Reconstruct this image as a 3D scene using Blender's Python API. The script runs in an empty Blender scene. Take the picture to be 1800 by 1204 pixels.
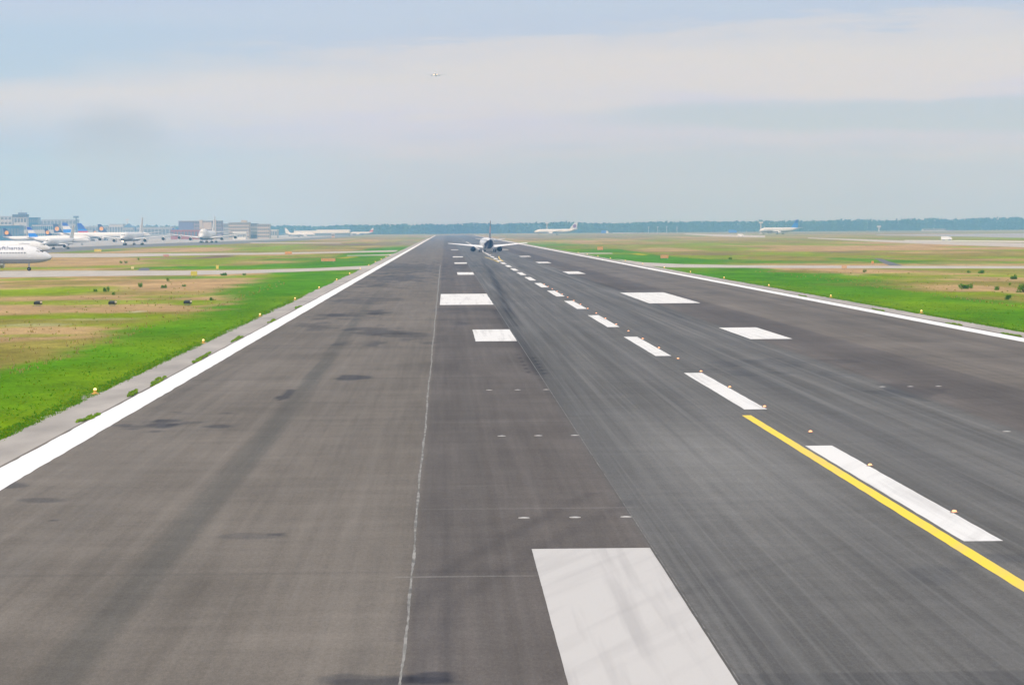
import bpy, math, random
import numpy as np
from mathutils import Vector, Matrix
random.seed(7); RNG = np.random.RandomState(11)
R = math.radians
scene = bpy.context.scene
col = scene.collection

# ------------------------------------------------------------------ camera calibration (measured in the photograph, 1800 px wide)
FPX, EYE, ROLL = 4530.0, 8.25, R(0.4)
def _axes():
    u = (783 - 900) / FPX; v = (602 - 404) / FPX
    u0 = u * math.cos(ROLL) + v * math.sin(ROLL); v0 = -u * math.sin(ROLL) + v * math.cos(ROLL)
    p = math.atan(v0); yw = math.atan(-u0 * math.cos(p))
    F = Vector((math.sin(yw) * math.cos(p), math.cos(yw) * math.cos(p), -math.sin(p)))
    R0 = Vector((math.cos(yw), -math.sin(yw), 0)); U0 = R0.cross(F)
    return F, R0 * math.cos(ROLL) - U0 * math.sin(ROLL), U0 * math.cos(ROLL) + R0 * math.sin(ROLL)
CF, CR, CU = _axes()
def ray(x, y): return CF + CR * ((x - 900) / FPX) + CU * ((602 - y) / FPX)
def G(x, y):                       # where a pixel's sight line meets the ground
    d = ray(x, y); t = -EYE / d.z
    return d.x * t, d.y * t
def AT(x, y, Y):                   # the point of a sight line at distance Y
    d = ray(x, y); t = Y / d.y
    return Vector((d.x * t, Y, EYE + d.z * t))
def PXX(x, Y): return AT(x, 404, Y).x
def GRY(x, Y):                     # picture row of the ground at column x, distance Y
    lo = 395.0
    return HOR(x) + EYE * FPX / Y
def HOR(x): return 404 - (x - 783) * math.tan(ROLL)
def HGT(x, y, Y): return AT(x, y, Y).z

cd = bpy.data.cameras.new("camera"); cam = bpy.data.objects.new("camera", cd); col.objects.link(cam)
cam.matrix_world = Matrix(((CR.x, CU.x, -CF.x, 0), (CR.y, CU.y, -CF.y, 0), (CR.z, CU.z, -CF.z, EYE), (0, 0, 0, 1)))
cd.sensor_width = 36; cd.lens = 36 * FPX / 1800; cd.clip_start = 0.5; cd.clip_end = 40000
scene.camera = cam

# ------------------------------------------------------------------ helpers
def lin(r, g, b):
    f = lambda c: (c / 12.92 if c <= .04045 else ((c + .055) / 1.055) ** 2.4)
    return (f(r / 255), f(g / 255), f(b / 255))
MATS = {}
def mat(name, c, rough=.6, noise=0, scale=2.0, metal=0, emit=None, estr=0, stretch=(1, 1, 1), spec=.4):
    if name in MATS: return MATS[name]
    m = bpy.data.materials.new(name); m.use_nodes = True; nt = m.node_tree; b = nt.nodes['Principled BSDF']
    b.inputs['Base Color'].default_value = (*c, 1); b.inputs['Roughness'].default_value = rough
    b.inputs['Metallic'].default_value = metal; b.inputs['Specular IOR Level'].default_value = spec
    if emit: b.inputs['Emission Color'].default_value = (*emit, 1); b.inputs['Emission Strength'].default_value = estr
    if noise:
        tc = nt.nodes.new('ShaderNodeTexCoord'); mp = nt.nodes.new('ShaderNodeMapping'); n = nt.nodes.new('ShaderNodeTexNoise')
        mp.inputs['Scale'].default_value = stretch
        n.inputs['Scale'].default_value = scale; n.inputs['Detail'].default_value = 5
        rp = nt.nodes.new('ShaderNodeMapRange'); rp.inputs['From Min'].default_value = .3; rp.inputs['From Max'].default_value = .7
        rp.inputs['To Min'].default_value = 1 - noise; rp.inputs['To Max'].default_value = 1 + noise * .6
        mx = nt.nodes.new('ShaderNodeMix'); mx.data_type = 'RGBA'; mx.blend_type = 'MULTIPLY'; mx.inputs[0].default_value = 1
        mx.inputs[6].default_value = (*c, 1)
        nt.links.new(tc.outputs['Object'], mp.inputs[0]); nt.links.new(mp.outputs[0], n.inputs['Vector'])
        nt.links.new(n.outputs['Fac'], rp.inputs['Value']); nt.links.new(rp.outputs[0], mx.inputs[7])
        nt.links.new(mx.outputs[2], b.inputs['Base Color'])
    MATS[name] = m; return m
def leaf_mat(name, c, thin=.45):
    if name in MATS: return MATS[name]
    m = mat(name, c, .8, .3, 3, spec=0); nt = m.node_tree; b = nt.nodes['Principled BSDF']
    t = nt.nodes.new('ShaderNodeBsdfTranslucent'); t.inputs['Color'].default_value = (c[0] * 1.25, c[1] * 1.2, c[2], 1)
    x = nt.nodes.new('ShaderNodeMixShader'); x.inputs[0].default_value = thin
    nt.links.new(b.outputs[0], x.inputs[1]); nt.links.new(t.outputs[0], x.inputs[2]); nt.links.new(x.outputs[0], nt.nodes['Material Output'].inputs['Surface'])
    return m
class MB:
    def __init__(s): s.v = []; s.f = []; s.m = []
    def add(s, vs, fs, mi=0):
        o = len(s.v); s.v += [tuple(v) for v in vs]; s.f += [tuple(i + o for i in f) for f in fs]; s.m += [mi] * len(fs); return s
    def box(s, x0, x1, y0, y1, z0, z1, mi=0):
        return s.add([(x0, y0, z0), (x1, y0, z0), (x1, y1, z0), (x0, y1, z0), (x0, y0, z1), (x1, y0, z1), (x1, y1, z1), (x0, y1, z1)],
                     [(0, 3, 2, 1), (4, 5, 6, 7), (0, 1, 5, 4), (1, 2, 6, 5), (2, 3, 7, 6), (3, 0, 4, 7)], mi)
    def lathe(s, prof, c, axis='y', n=20, mi=0, cap=True, sz=1.0):     # prof: (along, radius)
        vs = []; fs = []
        for a, r in prof:
            for k in range(n):
                t = 2 * math.pi * k / n; p, q = r * math.cos(t), r * math.sin(t) * sz
                vs.append({'y': (c[0] + p, c[1] + a, c[2] + q), 'x': (c[0] + a, c[1] + p, c[2] + q), 'z': (c[0] + p, c[1] + q, c[2] + a)}[axis])
        for i in range(len(prof) - 1):
            for k in range(n):
                k2 = (k + 1) % n; fs.append((i * n + k, i * n + k2, (i + 1) * n + k2, (i + 1) * n + k))
        if cap: fs.append(tuple(range(n))); fs.append(tuple((len(prof) - 1) * n + k for k in reversed(range(n))))
        return s.add(vs, fs, mi)
    def bar(s, a, b, w, mi=0, n=6, w2=None):
        a, b = Vector(a), Vector(b); d = (b - a).normalized(); u = d.orthogonal().normalized(); w_ = d.cross(u); w2 = w if w2 is None else w2
        vs = [p + (u * math.cos(2 * math.pi * k / n) + w_ * math.sin(2 * math.pi * k / n)) * r / 2 for p, r in ((a, w), (b, w2)) for k in range(n)]
        fs = [(k, (k + 1) % n, n + (k + 1) % n, n + k) for k in range(n)] + [tuple(reversed(range(n))), tuple(range(n, 2 * n))]
        return s.add(vs, fs, mi)
    def build(s, name, ms, parent=None, smooth=False):
        me = bpy.data.meshes.new(name); me.from_pydata(s.v, [], s.f)
        for m in (ms if isinstance(ms, (list, tuple)) else [ms]): me.materials.append(m)
        me.polygons.foreach_set('material_index', s.m)
        if smooth: me.polygons.foreach_set('use_smooth', [True] * len(s.f))
        import bmesh
        bm = bmesh.new(); bm.from_mesh(me); bmesh.ops.recalc_face_normals(bm, faces=bm.faces); bm.to_mesh(me); bm.free()
        if smooth:
            try: me.set_sharp_from_angle(angle=R(40))
            except Exception: pass
        o = bpy.data.objects.new(name, me); col.objects.link(o)
        if parent: o.parent = parent
        return o
def tag(o, label=None, cat=None, group=None, kind=None):
    if label: o['label'] = label
    if cat: o['category'] = cat
    if group: o['group'] = group
    if kind: o['kind'] = kind
    return o
def empty(name, loc, rz=0, rx=0):
    o = bpy.data.objects.new(name, None); col.objects.link(o); o.location = loc; o.rotation_euler = (rx, 0, rz); o.empty_display_size = .3; return o
def copy_tree(o, parent=None):
    c = o.copy(); col.objects.link(c)
    if parent: c.parent = parent
    for ch in list(o.children): copy_tree(ch, c)
    return c
ORD = ['nearest', 'second nearest', 'third nearest', 'fourth nearest', 'fifth nearest', 'sixth nearest', 'seventh nearest', 'eighth nearest', 'ninth nearest',
       'tenth nearest', 'eleventh nearest', 'twelfth nearest', 'thirteenth nearest', 'fourteenth nearest', 'fifteenth nearest', 'sixteenth nearest',
       'seventeenth nearest', 'eighteenth nearest', 'nineteenth nearest', 'twentieth nearest', 'twenty-first nearest', 'twenty-second nearest',
       'twenty-third nearest', 'twenty-fourth nearest', 'twenty-fifth nearest', 'twenty-sixth nearest']

# numpy value noise
_T = RNG.rand(512, 512)
def vnoise(x, y, sx, sy, seed=0):
    x = np.asarray(x) / sx + seed * 17.3; y = np.asarray(y) / sy + seed * 9.1
    i = np.floor(x).astype(int); j = np.floor(y).astype(int); a = x - i; b = y - j
    a = a * a * (3 - 2 * a); b = b * b * (3 - 2 * b)
    t = lambda p, q: _T[p % 512, q % 512]
    return (t(i, j) * (1 - a) + t(i + 1, j) * a) * (1 - b) + (t(i, j + 1) * (1 - a) + t(i + 1, j + 1) * a) * b
def fbm(x, y, sx, sy, seed=0, o=4):
    r = 0; w = 0; k = 1.0
    for q in range(o):
        r = r + k * vnoise(x, y, sx / 2 ** q, sy / 2 ** q, seed + q * 3); w += k; k *= .55
    return r / w
def sstep(a, b, x):
    t = np.clip((x - a) / (b - a), 0, 1); return t * t * (3 - 2 * t)
def grid_object(name, xs, ys, z, colour, material):
    nx, ny = len(xs), len(ys)
    X, Y = np.meshgrid(xs, ys)
    v = np.zeros((nx * ny, 3), np.float32); v[:, 0] = X.ravel(); v[:, 1] = Y.ravel(); v[:, 2] = z
    i = np.arange(nx - 1)[None, :] + nx * np.arange(ny - 1)[:, None]
    q = np.stack([i, i + 1, i + 1 + nx, i + nx], -1).reshape(-1, 4).astype(np.int32)
    me = bpy.data.meshes.new(name); me.vertices.add(len(v)); me.vertices.foreach_set('co', v.ravel())
    me.loops.add(q.size); me.loops.foreach_set('vertex_index', q.ravel())
    me.polygons.add(len(q)); me.polygons.foreach_set('loop_start', np.arange(0, q.size, 4, dtype=np.int32)); me.polygons.foreach_set('loop_total', np.full(len(q), 4, np.int32))
    me.update(calc_edges=True)
    a = me.attributes.new('tone', 'FLOAT_COLOR', 'POINT')
    c = np.ones((nx * ny, 4), np.float32); c[:, :3] = colour(X.ravel(), Y.ravel()); a.data.foreach_set('color', c.ravel())
    me.materials.append(material)
    o = bpy.data.objects.new(name, me); col.objects.link(o); return o

# ------------------------------------------------------------------ ground: one sheet, its grass and dry patches as they lie
GREEN = np.array((.070, .212, .002)); LIME = np.array((.185, .27, .006)); OLIVE = np.array((.24, .205, .05)); TAN = np.array((.40, .268, .135))
SOIL = np.array((.19, .13, .10)); BLOOM = np.array((.42, .42, .26)); DULL = np.array((.215, .19, .105))
PATCH = [  # where in the photograph the patch lies (centre, half width, half height) and what grows there
    (60, 585, 150, 16, TAN, .9), (110, 566, 190, 8, OLIVE, .8), (70, 571, 80, 3.5, BLOOM, .35), (180, 561, 90, 3, BLOOM, .3), (60, 590, 90, 3, LIME, .5),
    (120, 557, 210, 4, LIME, .8), (150, 545, 200, 6, TAN, .95), (243, 548, 12, 1.5, BLOOM, .8), (150, 532, 240, 4.5, LIME, .75), (350, 532, 40, 5, LIME, .8),
    (120, 523, 160, 3.5, TAN, .8), (85, 512, 170, 9, LIME, .75), (260, 515, 120, 5, OLIVE, .8), (350, 502, 130, 11, TAN, .95), (130, 497, 150, 4, OLIVE, .8),
    (240, 497, 60, 4, TAN, .7), (60, 491, 90, 3, LIME, .7), (330, 488, 120, 3, GREEN, .75), (200, 489, 90, 2, OLIVE, .6), (310, 521, 90, 3, LIME, .6),
    (500, 506, 110, 18, GREEN, .9), (560, 486, 70, 7, GREEN, .9), (450, 486, 60, 3, LIME, .7),
    (130, 463, 170, 9, TAN, .95), (60, 472, 120, 1.7, LIME, .7), (290, 471, 60, 3, GREEN, .7), (420, 470, 170, 4, GREEN, .9), (560, 465, 110, 6, GREEN, .8),
    (330, 458, 110, 3, LIME, .7), (460, 461, 70, 3, TAN, .7), (540, 456, 90, 3, GREEN, .7), (375, 452, 38, 3.2, SOIL, .9), (415, 454, 40, 2, LIME, .7), (300, 455, 60, 1.5, SOIL, .6),
    (290, 440, 150, 5, TAN, .95), (470, 436, 40, 6, LIME, .8), (510, 439, 60, 4, LIME, .6), (560, 440, 70, 2, TAN, .6), (650, 446, 50, 5, GREEN, .8), (160, 442, 55, 3, GREEN, .7),
    (620, 430, 75, 2.2, SOIL, .8), (560, 428, 50, 1.5, OLIVE, .6), (650, 434, 60, 1.5, TAN, .8), (600, 436, 90, 2, OLIVE, .7), (700, 428, 40, 5, DULL, .8), (690, 437, 40, 4, GREEN, .5),
    (1140, 455, 100, 6, GREEN, .95), (1180, 459, 90, 4, GREEN, .8), (1010, 423, 40, 1.6, TAN, .8), (1000, 417, 140, 4, DULL, .8), (960, 430, 70, 4, GREEN, .65), (1040, 435, 80, 4, OLIVE, .6),
    (1120, 427, 90, 4, OLIVE, .6), (1250, 429, 60, 2.5, LIME, .6), (1090, 446, 60, 2, LIME, .7), (1180, 439, 60, 3.5, TAN, .8), (1250, 447, 60, 2, SOIL, .5), (1400, 440, 90, 4, TAN, .8),
    (1390, 447, 60, 4, LIME, .75), (1290, 459, 90, 4, GREEN, .6), (1330, 430, 100, 2, LIME, .5), (1240, 419, 60, 2, TAN, .6), (1600, 437, 220, 4, TAN, .95), (1490, 443, 60, 1.5, SOIL, .7), (1700, 448, 160, 4, OLIVE, .8),
    (1480, 430, 80, 2, LIME, .6), (1540, 458, 70, 6, GREEN, .8), (1400, 461, 120, 3, GREEN, .7), (1690, 462, 140, 3.5, GREEN, .5), (1760, 453, 60, 2, LIME, .7), (1720, 457, 60, 1.5, TAN, .7),
    (1330, 487, 260, 12, GREEN, .9), (1560, 478, 130, 3.5, TAN, .8), (1400, 477, 60, 2.5, OLIVE, .7), (1740, 478, 100, 4, OLIVE, .7), (1720, 490, 130, 5, TAN, .85), (1760, 486, 50, 2, LIME, .5),
    (1590, 488, 120, 4, LIME, .6), (1700, 507, 80, 7, TAN, .85), (1790, 512, 60, 12, TAN, .8), (1560, 500, 120, 4, OLIVE, .35), (1640, 494, 60, 1.5, LIME, .6), (1122, 447, 10, 1.2, np.array((.5, .42, .02)), .9), (610, 453, 14, 2, np.array((.4, .3, .02)), .7),
    (1500, 408, 400, 4, DULL, .6), (1250, 409, 200, 3, DULL, .7), (1700, 415, 150, 3, OLIVE, .4)]
def ground_colour(X, Y):
    a = X - 14.0
    n1 = fbm(X, Y, 26, 45, 1); n2 = fbm(X, Y, 4.5, 11, 5, 5); n3 = fbm(X, Y, 70, 160, 9, 3)
    c = OLIVE[None] * np.ones((len(X), 1))
    k = sstep(.42, .62, n3)[:, None]; c = c * (1 - k) + TAN * k
    k = sstep(.5, .66, n1)[:, None] * .75; c = c * (1 - k) + LIME * k
    d = np.clip(-18 - X, 0, 1e4) + np.clip(X - 44.8, 0, 1e4)       # distance from the mown strip's edge
    wid = np.where(X < 14, 7.2 + np.clip((Y - 330) * .05, 0, 9) + np.clip((170 - Y) * .11, 0, 9), 15 + (Y - 200) * .01) + (n2 - .5) * 9
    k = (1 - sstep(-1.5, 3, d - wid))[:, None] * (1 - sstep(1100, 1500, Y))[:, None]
    g = (GREEN * .90 + OLIVE * .05) * (1 - .5 * sstep(.45, .7, n1)[:, None]) + LIME * .5 * sstep(.45, .7, n1)[:, None]
    yel = (np.exp(-d / 2.2) * .55)[:, None]; g = g * (1 - yel) + LIME * .85 * yel
    c = c * (1 - k) + g * k
    for (x, y, rx, ry, cc, s) in PATCH:
        gx, gy = G(x, y); ax = rx * gy / FPX; y0 = G(x, y + ry)[1]; y1 = G(x, max(y - ry, HOR(x) + 3.2))[1]
        ay = np.where(Y < gy, max(gy - y0, .5), max(y1 - gy, .5))
        r = np.sqrt(((X - gx) / ax) ** 2 + ((Y - gy) / ay) ** 2) + (n2 - .5) * .9 + (n1 - .5) * .6
        k = ((1 - sstep(.65, 1.15, r)) * s)[:, None]
        c = c * (1 - k) + cc * k
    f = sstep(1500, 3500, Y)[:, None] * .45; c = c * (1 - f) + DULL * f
    return c * (.70 + .58 * n2)[:, None] * (.88 + .24 * fbm(X, Y, 12, 34, 44, 3))[:, None]
def earth_material(name, fine, contrast, bump, rough=.95, streak=None, spec=0):
    m = bpy.data.materials.new(name); m.use_nodes = True; nt = m.node_tree; b = nt.nodes['Principled BSDF']
    b.inputs['Roughness'].default_value = rough; b.inputs['Specular IOR Level'].default_value = spec
    at = nt.nodes.new('ShaderNodeAttribute'); at.attribute_name = 'tone'
    tc = nt.nodes.new('ShaderNodeTexCoord')
    last = at.outputs['Color']
    for sc, st, ct in fine:
        mp = nt.nodes.new('ShaderNodeMapping'); mp.inputs['Scale'].default_value = st
        n = nt.nodes.new('ShaderNodeTexNoise'); n.inputs['Scale'].default_value = sc; n.inputs['Detail'].default_value = 6; n.inputs['Roughness'].default_value = .65
        rp = nt.nodes.new('ShaderNodeMapRange'); rp.inputs['From Min'].default_value = .3; rp.inputs['From Max'].default_value = .7
        rp.inputs['To Min'].default_value = 1 - ct; rp.inputs['To Max'].default_value = 1 + ct
        mx = nt.nodes.new('ShaderNodeMix'); mx.data_type = 'RGBA'; mx.blend_type = 'MULTIPLY'; mx.inputs[0].default_value = 1
        nt.links.new(tc.outputs['Object'], mp.inputs[0]); nt.links.new(mp.outputs[0], n.inputs['Vector']); nt.links.new(n.outputs['Fac'], rp.inputs['Value'])
        nt.links.new(last, mx.inputs[6]); nt.links.new(rp.outputs[0], mx.inputs[7]); last = mx.outputs[2]
    if streak:                                                          # groomed lengthwise streaks in the central lane
        sx = nt.nodes.new('ShaderNodeSeparateXYZ'); nt.links.new(tc.outputs['Object'], sx.inputs[0])
        ad = nt.nodes.new('ShaderNodeMath'); ad.operation = 'SUBTRACT'; nt.links.new(sx.outputs[0], ad.inputs[0]); ad.inputs[1].default_value = streak[0]
        ab = nt.nodes.new('ShaderNodeMath'); ab.operation = 'ABSOLUTE'; nt.links.new(ad.outputs[0], ab.inputs[0])
        mk = nt.nodes.new('ShaderNodeMapRange'); nt.links.new(ab.outputs[0], mk.inputs[0]); mk.inputs[1].default_value = streak[1] - .25; mk.inputs[2].default_value = streak[1] + .1; mk.inputs[3].default_value = 1; mk.inputs[4].default_value = .16
        for st, lo, hi, colr, amt in (((3.2, .010, 1), .54, .74, (.23, .226, .216, 1), .36), ((1.1, .006, 1), .52, .72, (.20, .197, .19, 1), .34), ((2.3, .012, 1.7), .55, .74, (.06, .059, .062, 1), .32), ((7, .02, 1.2), .56, .72, (.22, .216, .208, 1), .22)):
            mp = nt.nodes.new('ShaderNodeMapping'); mp.inputs['Scale'].default_value = st; mp.inputs['Location'].default_value = (st[0] * 3.7, 0, st[0])
            nn = nt.nodes.new('ShaderNodeTexNoise'); nn.inputs['Scale'].default_value = 1; nn.inputs['Detail'].default_value = 3; nt.links.new(tc.outputs['Object'], mp.inputs[0]); nt.links.new(mp.outputs[0], nn.inputs['Vector'])
            rr = nt.nodes.new('ShaderNodeMapRange'); nt.links.new(nn.outputs['Fac'], rr.inputs[0]); rr.inputs[1].default_value = lo; rr.inputs[2].default_value = hi; rr.inputs[4].default_value = amt
            mu = nt.nodes.new('ShaderNodeMath'); mu.operation = 'MULTIPLY'; nt.links.new(rr.outputs[0], mu.inputs[0]); nt.links.new(mk.outputs[0], mu.inputs[1])
            mx = nt.nodes.new('ShaderNodeMix'); mx.data_type = 'RGBA'; nt.links.new(mu.outputs[0], mx.inputs[0]); nt.links.new(last, mx.inputs[6]); mx.inputs[7].default_value = colr; last = mx.outputs[2]
    nt.links.new(last, b.inputs['Base Color'])
    if bump:
        bp = nt.nodes.new('ShaderNodeBump'); bp.inputs['Strength'].default_value = bump; bp.inputs['Distance'].default_value = .05
        nt.links.new(n.outputs['Fac'], bp.inputs['Height']); nt.links.new(bp.outputs[0], b.inputs['Normal'])
    return m
def sym(c, parts):
    xs = [0.0]
    for step, upto in parts:
        while xs[-1] < upto: xs.append(xs[-1] + (step if step > 0 else max(1, xs[-1] * -step)))
    xs = np.array(xs); return np.concatenate([-xs[:0:-1], xs]) + c
FH = FPX * EYE
gy = [-300., -150, -60, 0, 25]; gy += [FH / d for d in np.arange(800, 5.2, -1.25)] + [7400., 8000., 9000., 10000.]
gx = sym(14.0, [(14, 28), (1.2, 130), (-.022, 4200)])
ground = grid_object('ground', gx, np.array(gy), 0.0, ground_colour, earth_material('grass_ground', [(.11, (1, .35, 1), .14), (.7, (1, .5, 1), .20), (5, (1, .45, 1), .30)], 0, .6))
tag(ground, kind='structure')

# ------------------------------------------------------------------ runway (parent of its painted markings)
XL, XR, XC = -15.78, 42.6, 13.98
def runway_colour(X, Y):
    a = X - XC; n = len(X)
    side = np.array((.150, .132, .113)); panel = np.array((.111, .098, .090)); mid = np.array((.124, .120, .114))
    n1 = fbm(X, Y, 5, 26, 21); n2 = fbm(X, Y, .7, 60, 25, 3); n3 = fbm(X, Y, 14, 6, 29, 3); nb = fbm(X, Y, 3.4, 9, 33, 4)
    c = np.ones((n, 1)) * side
    k = (sstep(-14.95, -14.8, a) * (1 - sstep(14.8, 15.2, a)))[:, None]; c = c * (1 - k) + panel * k
    lane = panel * .3 + side * .74                                     # the right outer lane is darker than the left
    k = sstep(14.8, 15.2, a)[:, None]; c = c * (1 - k) + lane * k
    k = (sstep(-8.9, -8.65, a) * (1 - sstep(8.7, 9.3, a)))[:, None]; c = c * (1 - k) + mid * k
    core = np.abs(a) < 8.8
    n4 = vnoise(X + fbm(X, Y, 3, 80, 71, 2) * .5, Y, .34, 400, 61); c = c * (1 + (n2 - .5) * np.where(core, .6, .22) + (sstep(.68, .98, n4) * .42 - sstep(.25, .0, n4) * .16) * np.where(core, 1, .25))[:, None]
    c = c * (1 + (fbm(X, Y, 2.6, 8, 97, 3) - .5) * np.where(core, .08, .30))[:, None]
    c = c * (1 + (n1 - .5) * .34 + (n3 - .5) * np.where(core, .06, .24))[:, None]
    def dark(k, s, tint=(.93, .96, 1.06)):
        nonlocal c; k = (k * s)[:, None]; c = c * (1 - k * (1 - .55 * np.array(tint)))
    # wheel lanes polished dark by rubber on either side of the centre line
    for p, w, s in ((-8.2, .8, .35), (-6.6, 1.1, .25), (-3.1, 1.3, .3), (3.2, 1.3, .4), (6.8, 1.0, .3), (12.3, 1.6, .35), (20.5, 1.2, .3), (24.2, .5, .4)):
        dark(np.exp(-((a - p + (n1 - .5) * .9) / w) ** 2) * (.4 + .9 * n2), s * (1 if p > 9 else 1) )
    # one aircraft's wide dark wheel track on the left lane
    ty = np.array([40, 105, 125, 150, 190, 240, 300, 400]); tx = np.array([-7.22, -7.25, -7.3, -7.5, -7.8, -8.3, -8.8, -9.5])
    d = (X - np.interp(Y, ty, tx)); k = (sstep(-.60, -.36, d) * (1 - sstep(.2, .75, d))) * (1 - sstep(170, 400, Y) * .7)
    dark(k * (.45 + .9 * n1) * (.5 + 1.0 * n2), .50, (.85, .97, 1.05))
    # damp blotches, and the aircraft's shadow painted dark along the bottom edge
    for (x, y, rx, ry, s) in ((285, 742, 60, 9, .8), (225, 748, 25, 4, .6), (378, 751, 22, 3, .7), (665, 582, 40, 4, .6), (720, 592, 30, 5, .45), (660, 605, 12, 3, .6), (755, 604, 10, 2.5, .5),
                              (620, 556, 30, 4, .5), (575, 556, 15, 3, .5), (655, 550, 12, 3, .6), (545, 575, 25, 4, .4), (630, 664, 18, 2.5, .8), (610, 604, 14, 3, .5), (690, 490, 50, 7, .6), (720, 470, 70, 6, .5),
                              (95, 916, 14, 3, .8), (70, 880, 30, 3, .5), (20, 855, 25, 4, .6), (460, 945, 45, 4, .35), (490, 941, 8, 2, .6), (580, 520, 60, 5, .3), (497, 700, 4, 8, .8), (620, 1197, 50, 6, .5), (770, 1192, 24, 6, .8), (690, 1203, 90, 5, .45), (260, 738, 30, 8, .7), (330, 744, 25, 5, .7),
                              (640, 530, 40, 4, .35), (1560, 690, 60, 6, .35), (1330, 645, 90, 8, .3), (1640, 1010, 60, 12, .3), (1760, 985, 60, 10, .35), (820, 545, 40, 3, .3), (815, 570, 14, 3, .4)):
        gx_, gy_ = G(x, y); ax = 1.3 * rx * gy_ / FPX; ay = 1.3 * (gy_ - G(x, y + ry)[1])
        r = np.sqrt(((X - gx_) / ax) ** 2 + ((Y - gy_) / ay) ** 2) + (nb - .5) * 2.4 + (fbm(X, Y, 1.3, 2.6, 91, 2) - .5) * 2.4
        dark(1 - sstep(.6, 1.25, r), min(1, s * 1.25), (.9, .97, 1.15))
    # tyre prints left in steps
    for i in range(6):
        for x, y in ((908 + 4.2 * i, 624 + 6.2 * i), (938 + 4.4 * i, 630 + 5.4 * i)):
            gx_, gy_ = G(x, y); dark(1 - sstep(.5, 1.1, np.sqrt(((X - gx_) / .16) ** 2 + ((Y - gy_) / 1.3) ** 2)), 1.0)
    # slanting tyre arcs and single skid lines
    for pts, w, s in ((((705, 1130), (760, 1020), (900, 940), (1040, 868)), .30, .5), (((720, 1204), (800, 1060), (960, 960), (1110, 880)), .3, .4), (((600, 1204), (700, 1080), (860, 990)), .25, .25),
                      (((790, 1204), (782, 1000), (778, 880), (776, 800)), .16, .5), (((960, 1204), (1100, 1090), (1260, 1020), (1500, 960)), .2, .3), (((870, 545), (905, 595), (948, 660)), .34, .95), (((985, 478), (1085, 508), (1140, 530), (1200, 560)), .42, .8), (((1555, 684), (1632, 707)), .2, .8), (((900, 560), (862, 480), (846, 455)), .6, .85), (((905, 575), (875, 500), (860, 470)), .4, .8), (((955, 670), (925, 610), (890, 545)), .22, .7),
                      (((240, 755), (300, 700), (420, 640)), .15, .4), (((30, 890), (90, 855)), .12, .6), (((1000, 520), (1100, 570), (1200, 620)), .2, .35), (((940, 520), (1080, 660), (1300, 900)), .12, .3)):
        P = [G(*p) for p in pts]; o = np.argsort([p[1] for p in P]); yy = [P[i][1] for i in o]; xx = [P[i][0] for i in o]
        inr = (Y > yy[0]) & (Y < yy[-1]); dark(np.exp(-((X - np.interp(Y, yy, xx)) / w) ** 2) * inr * (.3 + n2 * 1.1), s)
    # a pale window smear painted into the asphalt, and faint pale cross joints
    k = np.exp(-((a + 4.4 + (Y - 90) * .01) / 2.4) ** 2 - ((Y - 92) / 20.) ** 2)[:, None] * .75; c = c * (1 - k) + np.array((.215, .21, .20)) * k
    for y, x0, x1, s in ((895, 735, 1120, .35), (1015, 690, 940, .6), (855, 800, 900, .3), (668, 400, 1000, .3), (640, 600, 800, .2), (742, 760, 1000, .25)):
        g0 = G(x0, y); g1 = G(x1, y); k = (np.exp(-((Y - (g0[1] + g1[1]) / 2) / (.0011 * g0[1])) ** 2) * ((X > g0[0]) & (X < g1[0])) * s * n1 * 1.6)[:, None]; c = c * (1 - k) + np.array((.3, .285, .265)) * k
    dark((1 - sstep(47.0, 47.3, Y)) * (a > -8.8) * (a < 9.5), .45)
    for yy in (61.8, 112, 143, 181, 236, 301, 377): dark(np.exp(-((Y - yy) / (.004 * yy)) ** 2) * (a < -8.9), .22)
    return c
ry = [-300., -100, 0, 28, 36, 41.] + [FH / d for d in np.arange(860, 170, -1.0)] + [FH / d for d in np.arange(170, 9.6, -.8)] + [3950.]
rx = np.arange(XL, XR + .01, .225); rx[-1] = XR
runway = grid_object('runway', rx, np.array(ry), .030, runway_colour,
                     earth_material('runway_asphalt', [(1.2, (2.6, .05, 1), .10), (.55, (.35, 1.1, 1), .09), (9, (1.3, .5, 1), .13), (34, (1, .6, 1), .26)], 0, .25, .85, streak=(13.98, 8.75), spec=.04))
tag(runway, kind='structure')

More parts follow.
